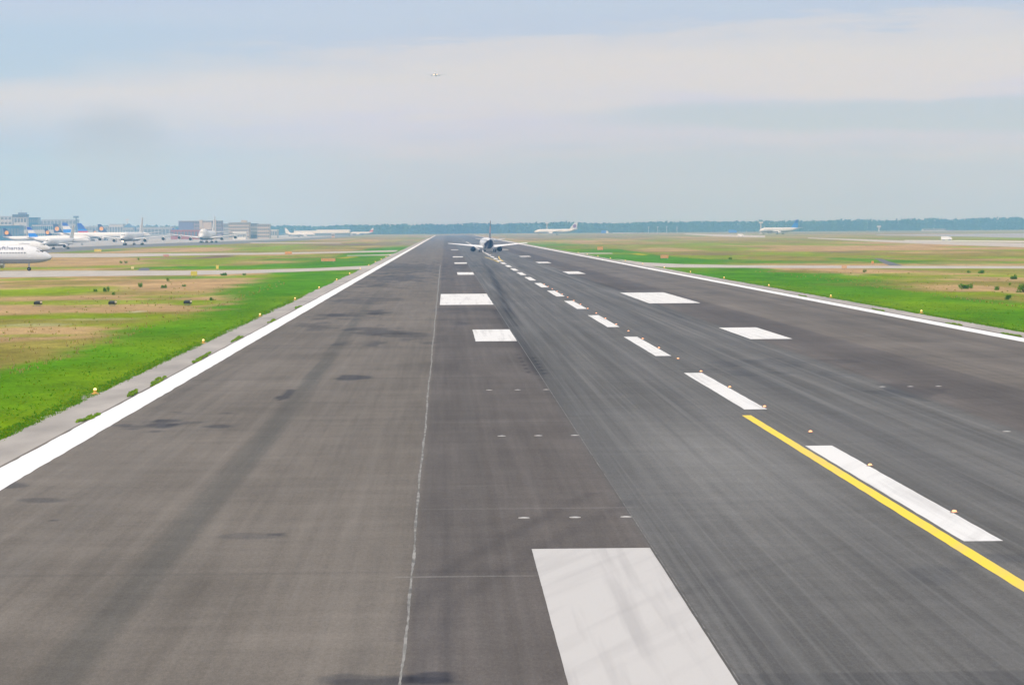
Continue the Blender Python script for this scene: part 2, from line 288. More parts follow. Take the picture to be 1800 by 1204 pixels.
def paint_material(name, c, wear):
    m = bpy.data.materials.new(name); m.use_nodes = True; nt = m.node_tree; b = nt.nodes['Principled BSDF']; b.inputs['Roughness'].default_value = .75
    tc = nt.nodes.new('ShaderNodeTexCoord'); last = None
    specs = [((2.2, .06, 1), 1.0, .52, .70, wear), ((.55, .5, 1), 1.0, .50, .70, wear * .55), ((12, 6, 1), 1, .6, .75, wear * .5)]
    prev = (*c, 1)
    for st, sc, lo, hi, k in specs:
        mp = nt.nodes.new('ShaderNodeMapping'); 
        if k == wear * .55: mp.vector_type = 'TEXTURE'; mp.inputs['Scale'].default_value = (.62, 9, 1); mp.inputs['Rotation'].default_value = (0, 0, -.36)
        else: mp.inputs['Scale'].default_value = st
        n = nt.nodes.new('ShaderNodeTexNoise'); n.inputs['Scale'].default_value = sc; n.inputs['Detail'].default_value = 6
        rp = nt.nodes.new('ShaderNodeMapRange'); rp.inputs['From Min'].default_value = lo; rp.inputs['From Max'].default_value = hi; rp.inputs['To Max'].default_value = k
        mx = nt.nodes.new('ShaderNodeMix'); mx.data_type = 'RGBA'
        if last is None: mx.inputs[6].default_value = prev
        else: nt.links.new(last, mx.inputs[6])
        mx.inputs[7].default_value = (.32, .30, .29, 1)
        nt.links.new(tc.outputs['Object'], mp.inputs[0]); nt.links.new(mp.outputs[0], n.inputs['Vector']); nt.links.new(n.outputs['Fac'], rp.inputs['Value'])
        nt.links.new(rp.outputs[0], mx.inputs[0]); last = mx.outputs[2]
    nt.links.new(last, b.inputs['Base Color']); return m
WHITE_P = paint_material('white_runway_paint', (.69, .67, .64), .38); EDGE_P = paint_material('edge_line_paint', (.80, .785, .76), .16)
WORN_P = paint_material('worn_white_paint', (.50, .475, .45), .5); YELLOW_P = paint_material('yellow_paint', (.82, .58, .03), .34)
def sheet(name, pts, z, m, parent=None):
    mb = MB(); mb.add([(p[0], p[1], z) for p in pts], [tuple(range(len(pts)))]); o = mb.build(name, m, parent)
    return o
def strip(name, left, right, z, m, parent=None):
    mb = MB(); n = len(left)
    mb.add([(p[0], p[1], z) for p in left] + [(p[0], p[1], z) for p in right], [(i, i + 1, n + i + 1, n + i) for i in range(n - 1)]); return mb.build(name, m, parent)
def jit_strip(name, x0, x1, y0, y1, z, m, parent, j=.015, step=.012):
    ys = [y0]
    while ys[-1] < y1: ys.append(min(y1, ys[-1] + max(.8, ys[-1] * step)))
    w = lambda: random.uniform(-j, j)
    return strip(name, [(x0 + w(), y) for y in ys], [(x1 + w(), y) for y in ys], z, m, parent)
ZP = .036
e1 = jit_strip('edge_line', -15.64, -14.30, 20, 3850, ZP, EDGE_P, runway, .03); e2 = jit_strip('edge_line', 40.85, 42.25, 20, 3850, ZP, EDGE_P, runway, .03)
for k in range(-1, 34):
    y0 = 66.7 + 49.45 * k
    jit_strip('centreline_stripe', 13.47, 14.50, max(y0, 20), y0 + 29.8, ZP, WHITE_P, runway, .012)
for k, (y0, y1) in enumerate(((43.4, 66.0), (189.5, 211.8), (470, 497.5), (622, 646), (768, 792), (1040, 1062))):
    for x0, x1 in ((2.15, 5.2), (22.45, 25.55)):
        jit_strip('touchdown_mark', x0, x1, y0, y1, ZP, WORN_P if k == 0 else WHITE_P, runway, .004 if k == 0 else .012)
for x0, x1 in ((-.67, 5.2), (22.3, 27.9)): jit_strip('aiming_mark', x0, x1, 282, 330, ZP, WHITE_P, runway, .02)
jit_strip('taxi_line', 12.93, 13.33, 20, 112.5, ZP, YELLOW_P, runway, .01)
for sgn, y0 in ((-1, 640), (1, 660)):
    c = [(XC + sgn * (.75 + 1.6 * (t / 9) ** 2), y0 + 130 * t / 9) for t in range(10)]
    strip('taxi_line', [(x - .13, y) for x, y in c], [(x + .13, y) for x, y in c], ZP + .004, YELLOW_P, runway)
SEAM = mat('pale_joint_grit', (.225, .215, .198), .95, .6, 3.0, stretch=(1, .4, 1))
ys = [20.]
while ys[-1] < 600: ys.append(ys[-1] * 1.006)
wob = lambda y, s: -0.9 - .0007 * (y - 80) + .022 * math.sin(y * .13) + .010 * math.sin(y * .47 + 2) + .004 * math.sin(y * 1.3) + s * (.022 + .009 * math.sin(y * .9) + random.uniform(-.010, .010) + .00012 * y)
strip('joint', [(wob(y, -1), y) for y in ys], [(wob(y, 1), y) for y in ys], ZP, SEAM, runway)
strip('joint', [(5.26 - .012 - .00006 * y, y) for y in ys], [(5.26 + .012 + .00006 * y, y) for y in ys], ZP + .008, mat('fine_joint_grit', (.15, .146, .14), .95, .5, 2.0), runway)

# ------------------------------------------------------------------ concrete shoulders, taxiways, aprons
def concrete(name, c, n=.16):
    return mat(name, c, .9, n, .35, stretch=(1, .3, 1))
SHOULDER = concrete('shoulder_concrete', (.36, .325, .288), .26); TAXI = concrete('taxiway_concrete', (.44, .395, .345), .16)
def ragged(xin, xout, y0, y1, amp, seed, grow):
    ys = [y0]
    while ys[-1] < y1: ys.append(ys[-1] + max(.16, ys[-1] * .0022))
    ys = np.array(ys); n = fbm(ys * 0, ys, 1, 9, seed, 5) - .5; n2 = fbm(ys * 0 + 3, ys, 1, 1.2, seed + 7, 3) - .5
    return [(xin, y) for y in ys], [(xout + grow * (amp * 2.2 * a + .35 * b + bite(y)), y) for y, a, b in zip(ys, n, n2)]
def bite(y): return .55 * math.exp(-((y - 131) / 2.5) ** 2) - .25 * math.exp(-((y - 125) / 2.5) ** 2)
l, r = ragged(-15.70, -17.95, 60, 2500, .42, 41, -1)
tag(strip('shoulder_pavement', l, r, .014, SHOULDER), kind='structure')
l, r = ragged(42.55, 44.75, 120, 2500, .36, 57, 1)
tag(strip('shoulder_pavement', l, r, .014, SHOULDER), kind='structure')
def px_poly(name, top, bot, z, m):
    pts = [G(*p) for p in top] + [G(*p) for p in reversed(bot)]
    dense = []
    for a, b in zip(pts, pts[1:] + pts[:1]):
        n = max(1, min(24, int(math.dist(a, b) / 14)))
        for k in range(n):
            t = k / n; y = a[1] * (1 - t) + b[1] * t; jj = (0 if k == 0 else 1)
            dense.append((a[0] * (1 - t) + b[0] * t + jj * random.uniform(-.25, .25), y + jj * random.uniform(-.6, .6)))
    mb = MB(); mb.add([(p[0], p[1], z) for p in dense], [tuple(range(len(dense)))])
    o = mb.build(name, m); tag(o, kind='structure')
    import bmesh
    bm = bmesh.new(); bm.from_mesh(o.data); bmesh.ops.triangulate(bm, faces=bm.faces); bm.to_mesh(o.data); bm.free()
    for p in o.data.polygons:
        pass
    return o
px_poly('taxiway', [(-260, 476.8), (0, 476.5), (150, 476.2), (300, 476.2), (430, 475.2), (560, 471.5), (645, 467.5), (672, 465.5)], [(-260, 489), (0, 488), (150, 486), (300, 484.2), (400, 482.2), (500, 478.8), (600, 475), (652, 473)], .022, TAXI)
px_poly('taxiway', [(1078, 455), (1130, 461.5), (1200, 464.7), (1300, 466.4), (1480, 467.5), (1800, 468), (2100, 468.2)], [(1108, 461.5), (1135, 467.5), (1185, 470.6), (1300, 471), (1480, 471.8), (1800, 472.4), (2100, 472.6)], .022, TAXI)
px_poly('taxiway', [(-200, 447), (80, 446.2), (300, 445.6), (450, 444.8), (580, 442.8), (700, 440)], [(-200, 454), (80, 453), (200, 452.3), (300, 450), (450, 447.6), (580, 445.4), (695, 442.8)], .022, TAXI)
px_poly('taxiway', [(610, 449), (680, 447.6), (697, 446)], [(610, 450), (680, 449.4), (690, 449)], .020, TAXI)
px_poly('taxiway', [(440, 426.6), (520, 426.8), (600, 427.4)], [(440, 427.8), (520, 428.2), (600, 428.4)], .022, TAXI)
px_poly('taxiway', [(1006, 444.6), (1075, 444.9)], [(1016, 446.6), (1078, 446.3)], .020, TAXI)
px_poly('taxiway', [(1204, 410.8), (1300, 413), (1345, 414.2)], [(1204, 412.2), (1260, 416), (1345, 418)], .022, TAXI)
px_poly('taxiway', [(1420, 418), (1480, 419.8), (1600, 423.5), (1800, 427.5), (2000, 431)], [(1420, 419.3), (1480, 422), (1600, 428), (1700, 431.5), (1800, 435), (2000, 440)], .022, TAXI)
px_poly('taxiway', [(1590, 422.4), (1700, 423), (1800, 424), (1960, 425)], [(1590, 423.3), (1700, 424.8), (1800, 426), (1960, 427.2)], .030, concrete('pale_taxiway_concrete', (.62, .58, .52), .1))
px_poly('apron', [(1540, 413), (1680, 411.5), (1800, 410.5), (1960, 409.6)], [(1540, 414.2), (1680, 416), (1800, 418.5), (1960, 420)], .024, concrete('weathered_concrete', (.30, .29, .29)))
ASPH = mat('apron_asphalt', (.155, .15, .15), .9, .2, .05)
px_poly('apron', [(-240, 413.5), (0, 412), (300, 410), (480, 409.6), (640, 409)], [(-240, 455), (0, 449), (80, 445.2), (130, 441.6), (200, 437.2), (290, 433.2), (380, 430.2), (470, 426.2), (560, 421), (640, 414)], .012, ASPH)
px_poly('apron', [(-240, 414), (0, 412.6), (300, 410.6), (480, 410.2), (620, 409.6)], [(-240, 444), (0, 440.5), (130, 434.5), (300, 427.5), (400, 424.5), (480, 421.5), (620, 414)], .020, concrete('apron_concrete', (.36, .35, .34), .12))
px_poly('service_road', [(1537, 454.5), (1548, 455)], [(1562, 467.2), (1588, 467.2)], .016, mat('dark_road', (.12, .12, .13), .9, .2, .3))
px_poly('service_road', [(247, 471), (262, 471)], [(240, 476), (262, 476.4)], .016, MATS['dark_road'])

# ------------------------------------------------------------------ airliners
WHITE = mat('aircraft_white', (.70, .70, .705), .32, .05, .6); BELLY = mat('aircraft_grey', (.33, .35, .38), .35); NAVY = mat('navy_paint', (.012, .03, .13), .35)
METAL = mat('bare_metal', (.45, .46, .48), .35, metal=.7); BLACKM = mat('intake_black', (.012, .014, .018), .6); TYRE = mat('tyre_rubber', (.02, .02, .021), .8)
GLASS = mat('cockpit_glass', (.02, .024, .03), .1); AMBER = mat('emblem_amber', (.85, .40, .05), .5); BRIGHT = mat('bright_blue_paint', (.01, .20, .72), .4)
ROYAL = mat('royal_blue_paint', (.02, .09, .45), .4); REDP = mat('red_paint', (.55, .05, .07), .45); PURPLE = mat('plum_paint', (.20, .03, .18), .45); DEEP = mat('deep_blue_belly', (.015, .035, .13), .3)
WINGM = mat('wing_pale_grey', (.66, .67, .68), .4); TEXTM = mat('lettering_navy', (.02, .03, .10), .5); TEXTG = mat('lettering_slate', (.16, .19, .27), .5); WINM = mat('cabin_window_dark', (.10, .12, .15), .3)
LAMPW = mat('landing_or_added_lamp', (1, .8, .5), .4, emit=(1, .75, .4), estr=9)
FT = [(0, .02), (.006, .19), (.014, .31), (.028, .47), (.05, .65), (.075, .80), (.10, .91), (.14, 1), (.3, 1), (.5, 1), (.68, 1), (.76, .93), (.82, .80), (.88, .61), (.93, .41), (.97, .24), (.99, .13), (1, .07)]
FZ = [(0, -.17), (.014, -.165), (.05, -.11), (.10, -.03), (.14, 0), (.68, 0), (.76, .035), (.82, .10), (.88, .19), (.93, .275), (.97, .335), (1, .37)]
def ip(tab, t): return float(np.interp(t, [a for a, b in tab], [b for a, b in tab]))
class Spec:
    def __init__(s, L, D, span, H, zc, eng, track, c0, hump=False, trail=0, deep=None):
        s.L, s.D, s.span, s.H, s.zc, s.eng, s.track, s.c0, s.hump = L, D, span, H, zc, eng, track, c0, hump
    def surf(s, t, th, off=0):
        r = ip(FT, t) * s.D / 2 + off; zc = s.zc + ip(FZ, t) * s.D; c = math.cos(th)
        k = 1.0
        if s.hump and c > 0: k = 1 + .42 * float(np.interp(t, [.02, .06, .25, .38], [0, 1, 1, 0]))
        return Vector((r * math.sin(th) * (1 - .18 * (k - 1) / .42 * max(c, 0) if k > 1 else 1), .53 * s.L - t * s.L, zc + r * c * k))
NARROW = Spec(40, 3.95, 34.5, 11.8, 3.55, [(5.75, 9.8, 2.05, 4.3)], 3.8, 6.4)
CLASSIC = Spec(33.4, 3.9, 28.9, 11.3, 3.25, [(4.85, 7.6, 2.05, 3.9)], 2.65, 6.6)
WIDE = Spec(60, 5.64, 58, 17.2, 5.2, [(9.4, 11.5, 3.0, 5.6)], 5.3, 11)
QUAD = Spec(66, 5.64, 61, 17.4, 5.3, [(9.7, 12.5, 2.5, 5.0), (20.0, 6.5, 2.5, 5.0)], 5.35, 11)
JUMBO = Spec(68, 6.6, 62, 19.3, 5.4, [(11.3, 12.5, 2.7, 5.2), (20.3, 7.0, 2.7, 5.2)], 5.5, 13, True)
PROF = [(0, 0), (.03, .34), (.12, .52), (.32, .6), (.6, .4), (1, .03), (1, -.03), (.6, -.26), (.32, -.4), (.12, -.36), (.03, -.24)]
def loft(sts, vertical=False, mis=None, flap=0):
    mb = MB(); n = len(PROF); vs = []
    for (x, y, z), ch, th in sts:
        for a, b in PROF:
            vs.append((x + b * th * ch, y - a * ch, z) if vertical else (x, y - a * ch, z + b * th * ch - flap * ch * max(0, a - .55) ** 1.5))
    for i in range(len(sts) - 1):
        fs = [(i * n + k, i * n + (k + 1) % n, (i + 1) * n + (k + 1) % n, (i + 1) * n + k) for k in range(n)]
        mb.f += fs; mb.m += [mis[i] if mis else 0] * n
    mb.v = vs; mb.f += [tuple(range(n)), tuple((len(sts) - 1) * n + k for k in reversed(range(n)))]; mb.m += [mis[0] if mis else 0, mis[-1] if mis else 0]
    return mb
def text_on(sp, body, word, y0, size, zfrac, m, parent, side=1):
    cu = bpy.data.curves.new('lettering', 'FONT'); cu.body = word; cu.size = size; cu.resolution_u = 2
    o = bpy.data.objects.new('lettering', cu); col.objects.link(o)
    dg = bpy.context.evaluated_depsgraph_get(); me = bpy.data.meshes.new_from_object(o.evaluated_get(dg)); col.objects.unlink(o); bpy.data.objects.remove(o)
    r = sp.D / 2 + .05; th0 = math.acos(zfrac)
    for v in me.vertices:
        th = th0 - v.co.y / r; y = y0 + v.co.x * 1.08
        v.co = (side * r * math.sin(th), y, sp.zc + r * math.cos(th))
    me.materials.clear(); me.materials.append(m); t = bpy.data.objects.new('lettering', me); col.objects.link(t); t.parent = parent; return t
def airliner(label, px, Y, heading, sp, fin=None, emblem=None, detail=1, belly=None, loc=None, pitch=0, gear=True, mirror_gear=None, root_name='airliner', group=None, lamp=None, flap=0, nacelle=None, wingm=None):
    root = empty(root_name, loc if loc else (PXX(px, Y), Y, .03), -R(heading), R(pitch)); tag(root, label, 'airliner', group)
    L, D = sp.L, sp.D
    mb = MB(); n = 28; ts = sorted(set([a for a, b in FT] + ([.02, .06, .18, .25, .38] if sp.hump else []) + [.2, .4, .6]))
    for t in ts: mb.v += [tuple(sp.surf(t, 2 * math.pi * (k + .5) / n)) for k in range(n)]
    for i in range(len(ts) - 1):
        for k in range(n):
            mb.f.append((i * n + k, i * n + (k + 1) % n, (i + 1) * n + (k + 1) % n, (i + 1) * n + k))
            th = abs(((k + 1) / n * 360 + 180) % 360 - 180)
            mb.m.append(1 if th > (118 if belly is not DEEP else (140 if ts[i] < .7 else 100)) else 0)
    mb.f += [tuple(range(n)), tuple((len(ts) - 1) * n + k for k in range(n))]; mb.m += [0, 0]
    body = mb.build('fuselage', [WHITE, belly or BELLY], root, True)
    mb = MB()                                                           # wing to body fairing joins the fuselage
    # wings
    hs = sp.span / 2; zr = sp.zc - D * .34; di = math.tan(R(5.5 if not sp.hump else 6.5))
    for s in (-1, 1):
        yr = .53 * L - .31 * L
        w = loft([((s * D * .28, yr, zr), sp.c0, .14), ((s * hs * .36, yr - hs * .20, zr + hs * .36 * di), sp.c0 * .60, .12), ((s * hs * .96, yr - hs * .555, zr + hs * .96 * di), sp.c0 * .23, .10), ((s * hs, yr - hs * .60, zr + hs * di), sp.c0 * .15, .09)], flap=flap)
        w.build('wing', wingm or WINGM, root, True)
        ht = hs * .37; yt = -.47 * L + .135 * L
        loft([((s * D * .10, yt, sp.zc + D * .27), sp.c0 * .58, .10), ((s * ht, yt - ht * .55, sp.zc + D * .27 + ht * .12), sp.c0 * .24, .09)]).build('tailplane', WINGM, root, True)
    # fin
    zb = sp.zc + D * .36; fh = sp.H - zb; y0 = -.47 * L + .19 * L; c1 = sp.c0 * .98; c2 = sp.c0 * .36; fin = fin or [(1, WHITE)]
    ms = []; lv = [0]; mi = []
    for f, m in fin:
        if m not in ms: ms.append(m)
        lv.append(f); mi.append(ms.index(m))
    st = [((0, y0 - fh * .80 * f, zb + fh * f), c1 + (c2 - c1) * f, .09) for f in lv]
    fo = loft(st, True, mi).build('fin', ms, root, True)
    if emblem:
        for s in (-1, 1):
            f = .48; yc = y0 - fh * .80 * f - (c1 + (c2 - c1) * f) * .5; q = MB(); rr = fh * .235
            q.lathe([(0, rr), (.02, rr)], (s * (sp.c0 * .062) - .01, yc, zb + fh * f), 'x', 22); q.build('tail_emblem', emblem, fo)
            if detail > 1:
                pass
    # engines
    for ex, ey, ed, el in sp.eng:
        for s in (-1, 1):
            x = s * ex; zw = zr + ex * di; z = zw - ed * .62; q = MB()
            rr = ed / 2
            q.lathe([(-.35, rr * .80), (0, rr * .86), (.06, rr * .94), (-.25, rr), (-.5 * el, rr), (-.78 * el, rr * .84), (-.8 * el, rr * .6), (-el, rr * .40)], (x, ey, z), 'y', 22, cap=False, sz=.94)
            q.box(x - .16, x + .16, ey - el * 1.05, ey - el * .3, z + rr * .6, z + rr + ed * .28)
            e = q.build('engine', nacelle or WHITE, root, True)
            q = MB(); q.lathe([(0, rr * .80), (.02, rr * .80), (.05, rr * .25), (.35, .04)], (x, ey - .34, z), 'y', 20, sz=.94); q.build('fan', BLACKM, e, True)
            q = MB(); q.lathe([(-.805 * el, rr * .83), (-.82 * el, rr * .80), (-.83 * el, rr * .42), (-el * 1.02, rr * .38), (-el * 1.16, .06)], (x, ey, z), 'y', 18, sz=.94); q.build('exhaust', BLACKM, e, True)
    # cockpit glass and cabin windows
    if detail:
        q = MB()
        for s in (-1, 1):
            for a, b, t0_, t1_ in ((.5, 22, .040, .053), (22, 45, .045, .061), (23, 54, .0625, .079)):
                for i in range(1):
                    t0, t1 = t0_, t1_
                    if sp.hump: t0 += .004; t1 += .004
                    v = [sp.surf(t, s * R(th), .035) for t, th in ((t0, a), (t0, b), (t1, b), (t1, a))]
                    q.add(v, [(0, 1, 2, 3)])
        q.build('cockpit_window', GLASS, root)
    if detail > 1:
        k = 0; t = .135
        while t < .46:
            q = MB(); v = [sp.surf(tt, R(th), .03) for tt, th in ((t, 76), (t, 84), (t + .0072, 84), (t + .0072, 76))]
            q.add(v, [(0, 1, 2, 3)]); q.build('cabin_window', WINM, root); t += .0158
        q = MB(); v = [sp.surf(tt, R(th), .02) for tt, th in ((.105, 62), (.105, 84), (.105, 106), (.127, 106), (.127, 84), (.127, 62))]
        q.add(v, [(0, 1, 4, 5), (1, 2, 3, 4)]); q.build('cabin_door', mat('door_white', (.72, .73, .74), .35), root)
    # landing gear
    if gear:
        big = D > 5
        wr = .62 if big else .55
        spots = [(0, .53 * L - (.125 * L if D < 5 else .11 * L), 2)] + [(s * sp.track, -.3, 4 if big else 2) for s in (-1, 1)]
        if sp is QUAD: spots.append((0, -1.5, 2))
        if sp.hump: spots = spots[:1] + [(s * 5.5, .6, 4) for s in (-1, 1)] + [(s * 1.9, -2.4, 4) for s in (-1, 1)]
        for si, (gx_, gy_, nw) in enumerate(spots):
            wr = ((.62 if big else .55) if si else (.52 if big else .40)); q = MB(); ztop = sp.zc - D * .38
            q.bar((gx_, gy_, wr), (gx_, gy_, ztop), .28 if not big else .4); q.bar((gx_ - .5, gy_, wr), (gx_ + .5, gy_, wr), .2); q.bar((gx_, gy_, ztop * .6 + .3), (gx_, gy_ + 1.0, ztop), .14)
            g = q.build('landing_gear', METAL, root)
            for dy in ((0,) if nw == 2 else (-.75, .75)):
                for dx in (((-.36, .36) if si else (-.2, .2)) if not big else (-.55, .55)):
                    q = MB(); a = (.17 if si else .11) if not big else .24
                    q.lathe([(-a, wr * .45), (-a, wr * .86), (-a * .6, wr), (a * .6, wr), (a, wr * .86), (a, wr * .45)], (gx_ + dx, gy_ + dy, wr), 'x', 16, 0)
                    q.lathe([(-a * .9, wr * .45), (a * .9, wr * .45)], (gx_ + dx, gy_ + dy, wr), 'x', 10, 1)
                    q.build('wheel', [TYRE, METAL], g, True)
    if lamp:
        q = MB(); q.lathe([(0, .15), (.25, .42), (.3, .36), (.32, .05)], lamp, 'y', 12); q.build('landing_or_added_lamp', LAMPW, root, True)
    return root
GRP = None
p1 = airliner('white airliner, only its front half in frame, rolling on the near taxiway at left', 91, 559, 90, NARROW, [(1, NAVY)], AMBER, 2)
p1.location.x = PXX(91, 559) - .53 * NARROW.L
text_on(NARROW, None, 'Lufthansa', .53 * 40 - 12.2, 1.55, .50, TEXTM, p1)
p2 = airliner('white airliner just behind the front one, its nose showing above that one', 88, 862, 90, NARROW, [(1, NAVY)], AMBER, 1)
p2.location.x = PXX(88.5, 862) - .53 * NARROW.L
text_on(NARROW, None, 'Lufthansa', .53 * 40 - 10.2, .85, .42, TEXTG, p2)
airliner('white airliner with deep blue belly rolling away down the runway centreline', 856.6, 934, -3.2, CLASSIC, [(.35, mat('fin_slate', (.10, .12, .17), .45)), (.7, mat('fin_mauve', (.34, .25, .30), .45)), (1, MATS['fin_slate'])], None, 1, DEEP, flap=.2, nacelle=mat('nacelle_shade', (.018, .026, .05), .4), wingm=mat('wing_white', (.82, .82, .82), .35))  # dark nacelle colour stands in for the shade on the engine rears
sky = airliner('tiny white airliner in the sky high above the runway', 766, 3850, 183, NARROW, None, None, 0, WHITE, loc=AT(766, 136, 3850), pitch=3, gear=False, lamp=(2.1, 9.0, 2.9), wingm=WHITE)  # landing lamp added to make the dark airliner read white
q = MB(); q.lathe([(0, .15), (.25, .32), (.3, .27), (.32, .05)], (-2.1, 9.0, 2.9), 'y', 12); q.build('landing_or_added_lamp', LAMPW, sky, True)  # second lamp, added for the same brightening
a4 = airliner('four-engined white airliner facing the camera on the left apron, one amber lamp lit', 234.5, 1624, 185, QUAD, [(1, WHITE)], None, 1, DEEP, lamp=(5.0, 8.5, 2.6))
b7 = airliner('jumbo airliner with humped nose facing the camera before a mauve building', 366.5, 1868, 183.5, JUMBO, [(1, WHITE)], None, 1, DEEP)
airliner('white airliner turned half toward the camera, right of two overlapping white noses', 106, 1268, 193, NARROW, [(1, WHITE)], None, 1)
def tail_at(px, Y, sp): return (PXX(px, Y) + .42 * sp.L, Y, .03)
airliner('parked airliner whose navy tail with amber disc stands leftmost in the photo', 0, 2037, 90, NARROW, [(1, NAVY)], AMBER, 0, loc=tail_at(10, 2037, NARROW))
airliner('parked airliner with white tail, bright blue at its foot and royal blue tip', 0, 1660, 90, NARROW, [(.42, BRIGHT), (.72, WHITE), (1, ROYAL)], None, 0, loc=tail_at(53, 1660, NARROW))
airliner('parked airliner with smaller navy tail and amber disc, third tail from the left', 0, 2260, 90, NARROW, [(1, NAVY)], AMBER, 0, loc=tail_at(82, 2260, NARROW))
airliner('parked airliner with tall navy tail and amber disc touching a blue tail', 0, 2720, 90, WIDE, [(1, NAVY)], AMBER, 0, loc=tail_at(99, 2720, WIDE))
airliner('parked airliner with pale tail, royal blue tip and bright blue foot', 0, 2430, 90, WIDE, [(.38, BRIGHT), (.7, WHITE), (1, ROYAL)], None, 0, loc=tail_at(116, 2430, WIDE))
p8 = airliner('long white airliner side-on with blue tail and red tail foot', 0, 2575, 90, WIDE, [(.22, REDP), (.42, BRIGHT), (1, ROYAL)], None, 0, loc=tail_at(142, 2575, WIDE))
text_on(WIDE, None, 'airlines', -6, 2.2, .3, TEXTG, p8) if False else None
airliner('hazy far airliner tail of dull blue, left of two hazy amber discs', 0, 3350, 90, NARROW, [(1, NAVY)], AMBER, 0, loc=tail_at(166, 3350, NARROW))
airliner('hazy far airliner with large amber disc on a dark blue tail', 0, 2960, 90, WIDE, [(1, NAVY)], AMBER, 0, loc=tail_at(177, 2960, WIDE))
airliner('far parked airliner with small blue tail before the mauve building, left one', 0, 3000, 90, NARROW, [(1, ROYAL)], None, 0, loc=tail_at(305.5, 3000, NARROW))
airliner('far parked airliner with small blue tail before the mauve building, right one', 0, 2900, 90, NARROW, [(1, ROYAL)], None, 0, loc=tail_at(314, 2860, NARROW))
airliner('small far airliner facing the camera left of the long white halls', 517, 3500, 180, NARROW, [(1, WHITE)], None, 0)
airliner('far white airliner with plain white tail at left end of the long halls', 0, 3350, 90, NARROW, [(1, WHITE)], None, 0, loc=tail_at(503, 3350, NARROW))
airliner('little far airliner with red tail standing right of the long white halls', 637, 4350, 270, NARROW, [(.55, REDP), (1, WHITE)], None, 0)
airliner('far white airliner with plum emblem on its tail, right of the runway', 979, 3560, 268, WIDE, [(1, mat('fin_pale', (.62, .62, .66), .4))], PURPLE, 0)
airliner('far white airliner with bright blue tail on the right, before the wood', 1371, 3080, 238, WIDE, [(.6, BRIGHT), (1, ROYAL)], None, 0)

# ------------------------------------------------------------------ buildings
def building(name, label, x0, x1, ytop, Y, depth, wall, roof, storeys=0, bays=0, win=None, fascia=.6, extra=None, cat='building'):
    X0, X1 = PXX(x0, Y), PXX(x1, Y); H = HGT((x0 + x1) / 2, ytop, Y)
    root = empty(name, ((X0 + X1) / 2, Y, .03)); tag(root, label, cat); w = (X1 - X0) / 2
    MB().box(-w, w, 0, depth, 0, H - fascia).build('wall', wall, root)
    MB().box(-w - .3, w + .3, -.3, depth + .3, H - fascia, H).build('roof', roof, root)
    sh = (H - fascia - .4) / max(storeys, 1)
    for i in range(storeys):
        q = MB(); z = .6 + i * sh + sh * .30; bw = 2 * w / max(bays, 1)
        for b in range(bays): q.box(-w + bw * (b + .14), -w + bw * (b + .86), -.06, .02, z, z + sh * .5)
        q.build('window_band', win or WINM, root)
    if extra: extra(root, w, H)
    return root
CON = mat('wall_pale', (.50, .49, .47), .8, .1, .1); BEIGE = mat('wall_beige', (.52, .44, .37), .85, .08, .1); MAUVE = mat('wall_mauve', (.30, .27, .34), .85, .08, .1); GREYW = mat('wall_grey', (.36, .37, .38), .85, .08, .1)
BGLASS = mat('glass_blue', (.03, .12, .20), .2); DKROOF = mat('roof_dark', (.10, .13, .17), .7); WROOF = mat('roof_white', (.78, .77, .74), .6); REDW = mat('wall_brick_red', (.36, .12, .11), .85)
DKW = mat('window_dull', (.14, .16, .19), .3)
def tower_cab(root, w, H):
    MB().box(-w * 1.25, w * 1.2, -1, 9, H, H + 2.6).build('control_cab', DKROOF, root)
    MB().box(-w * .35, w * .9, 0, 8, H + 2.6, H + 4.6).build('cab_roof', mat('cab_roof_blue', (.16, .19, .27), .6), root)
    q = MB(); q.bar((w * .1, 3, H + 4.6), (w * .1, 3, H + 8), .5); q.build('antenna', GREYW, root)
building('control_tower', 'pale control tower with wide dark flat cab, highest block at left', 25, 47, 381.2, 2900, 14, CON, GREYW, 3, 4, DKW, extra=tower_cab, cat='tower')
building('office_block', 'dark blue glass block adjoining the control tower', 48.5, 67, 382.5, 3050, 20, BGLASS, DKROOF, 3, 5, DKW)
building('terminal_building', 'low terminal with blue glass front and pale roof left of the tower', -40, 34, 396, 2800, 30, BGLASS, CON, 1, 14, DKW)
building('terminal_building', 'hazy pale terminal block at the left picture edge, banded by storeys', -60, 21, 380.5, 3100, 40, CON, GREYW, 5, 12, DKW)
building('terminal_building', 'low dark-roofed terminal with teal glass right of the tower', 56, 100, 394.5, 2860, 30, CON, DKROOF, 2, 12, BGLASS)
building('office_block', 'hazy grey block with stepped top behind the bright blue tails', 70, 134, 386, 3600, 30, GREYW, GREYW, 3, 10, DKW)
building('office_block', 'hazy grey low block behind the amber tail discs', 134, 190, 398, 3700, 30, GREYW, CON, 2, 10, DKW)
building('warehouse', 'hazy pale hall with grey roof behind the side-on airliner', 192, 216, 394, 3500, 30, CON, GREYW, 1, 5, DKW)
def gable(root, w, H):
    q = MB(); q.add([(-w, -.4, H), (w, -.4, H), (0, -.4, H + 5), (-w, 20, H), (w, 20, H), (0, 20, H + 5)], [(0, 1, 2), (3, 5, 4), (0, 2, 5, 3), (1, 4, 5, 2), (0, 3, 4, 1)]); q.build('gable_roof', mat('roof_blue', (.12, .22, .36), .6), root)
building('warehouse', 'hazy hall with blue gabled roof behind the four-engined airliner', 216, 234, 400, 3400, 24, GREYW, GREYW, 1, 4, DKW, extra=gable)
building('warehouse', 'low hazy grey hall between the four-engined and the jumbo airliner', 240, 304, 399, 3500, 30, GREYW, GREYW, 1, 10, DKW)
building('brick_building', 'low dark red brick hall in front of the mauve building', 300, 360, 403.5, 2700, 20, REDW, MAUVE, 1, 10, DKW)
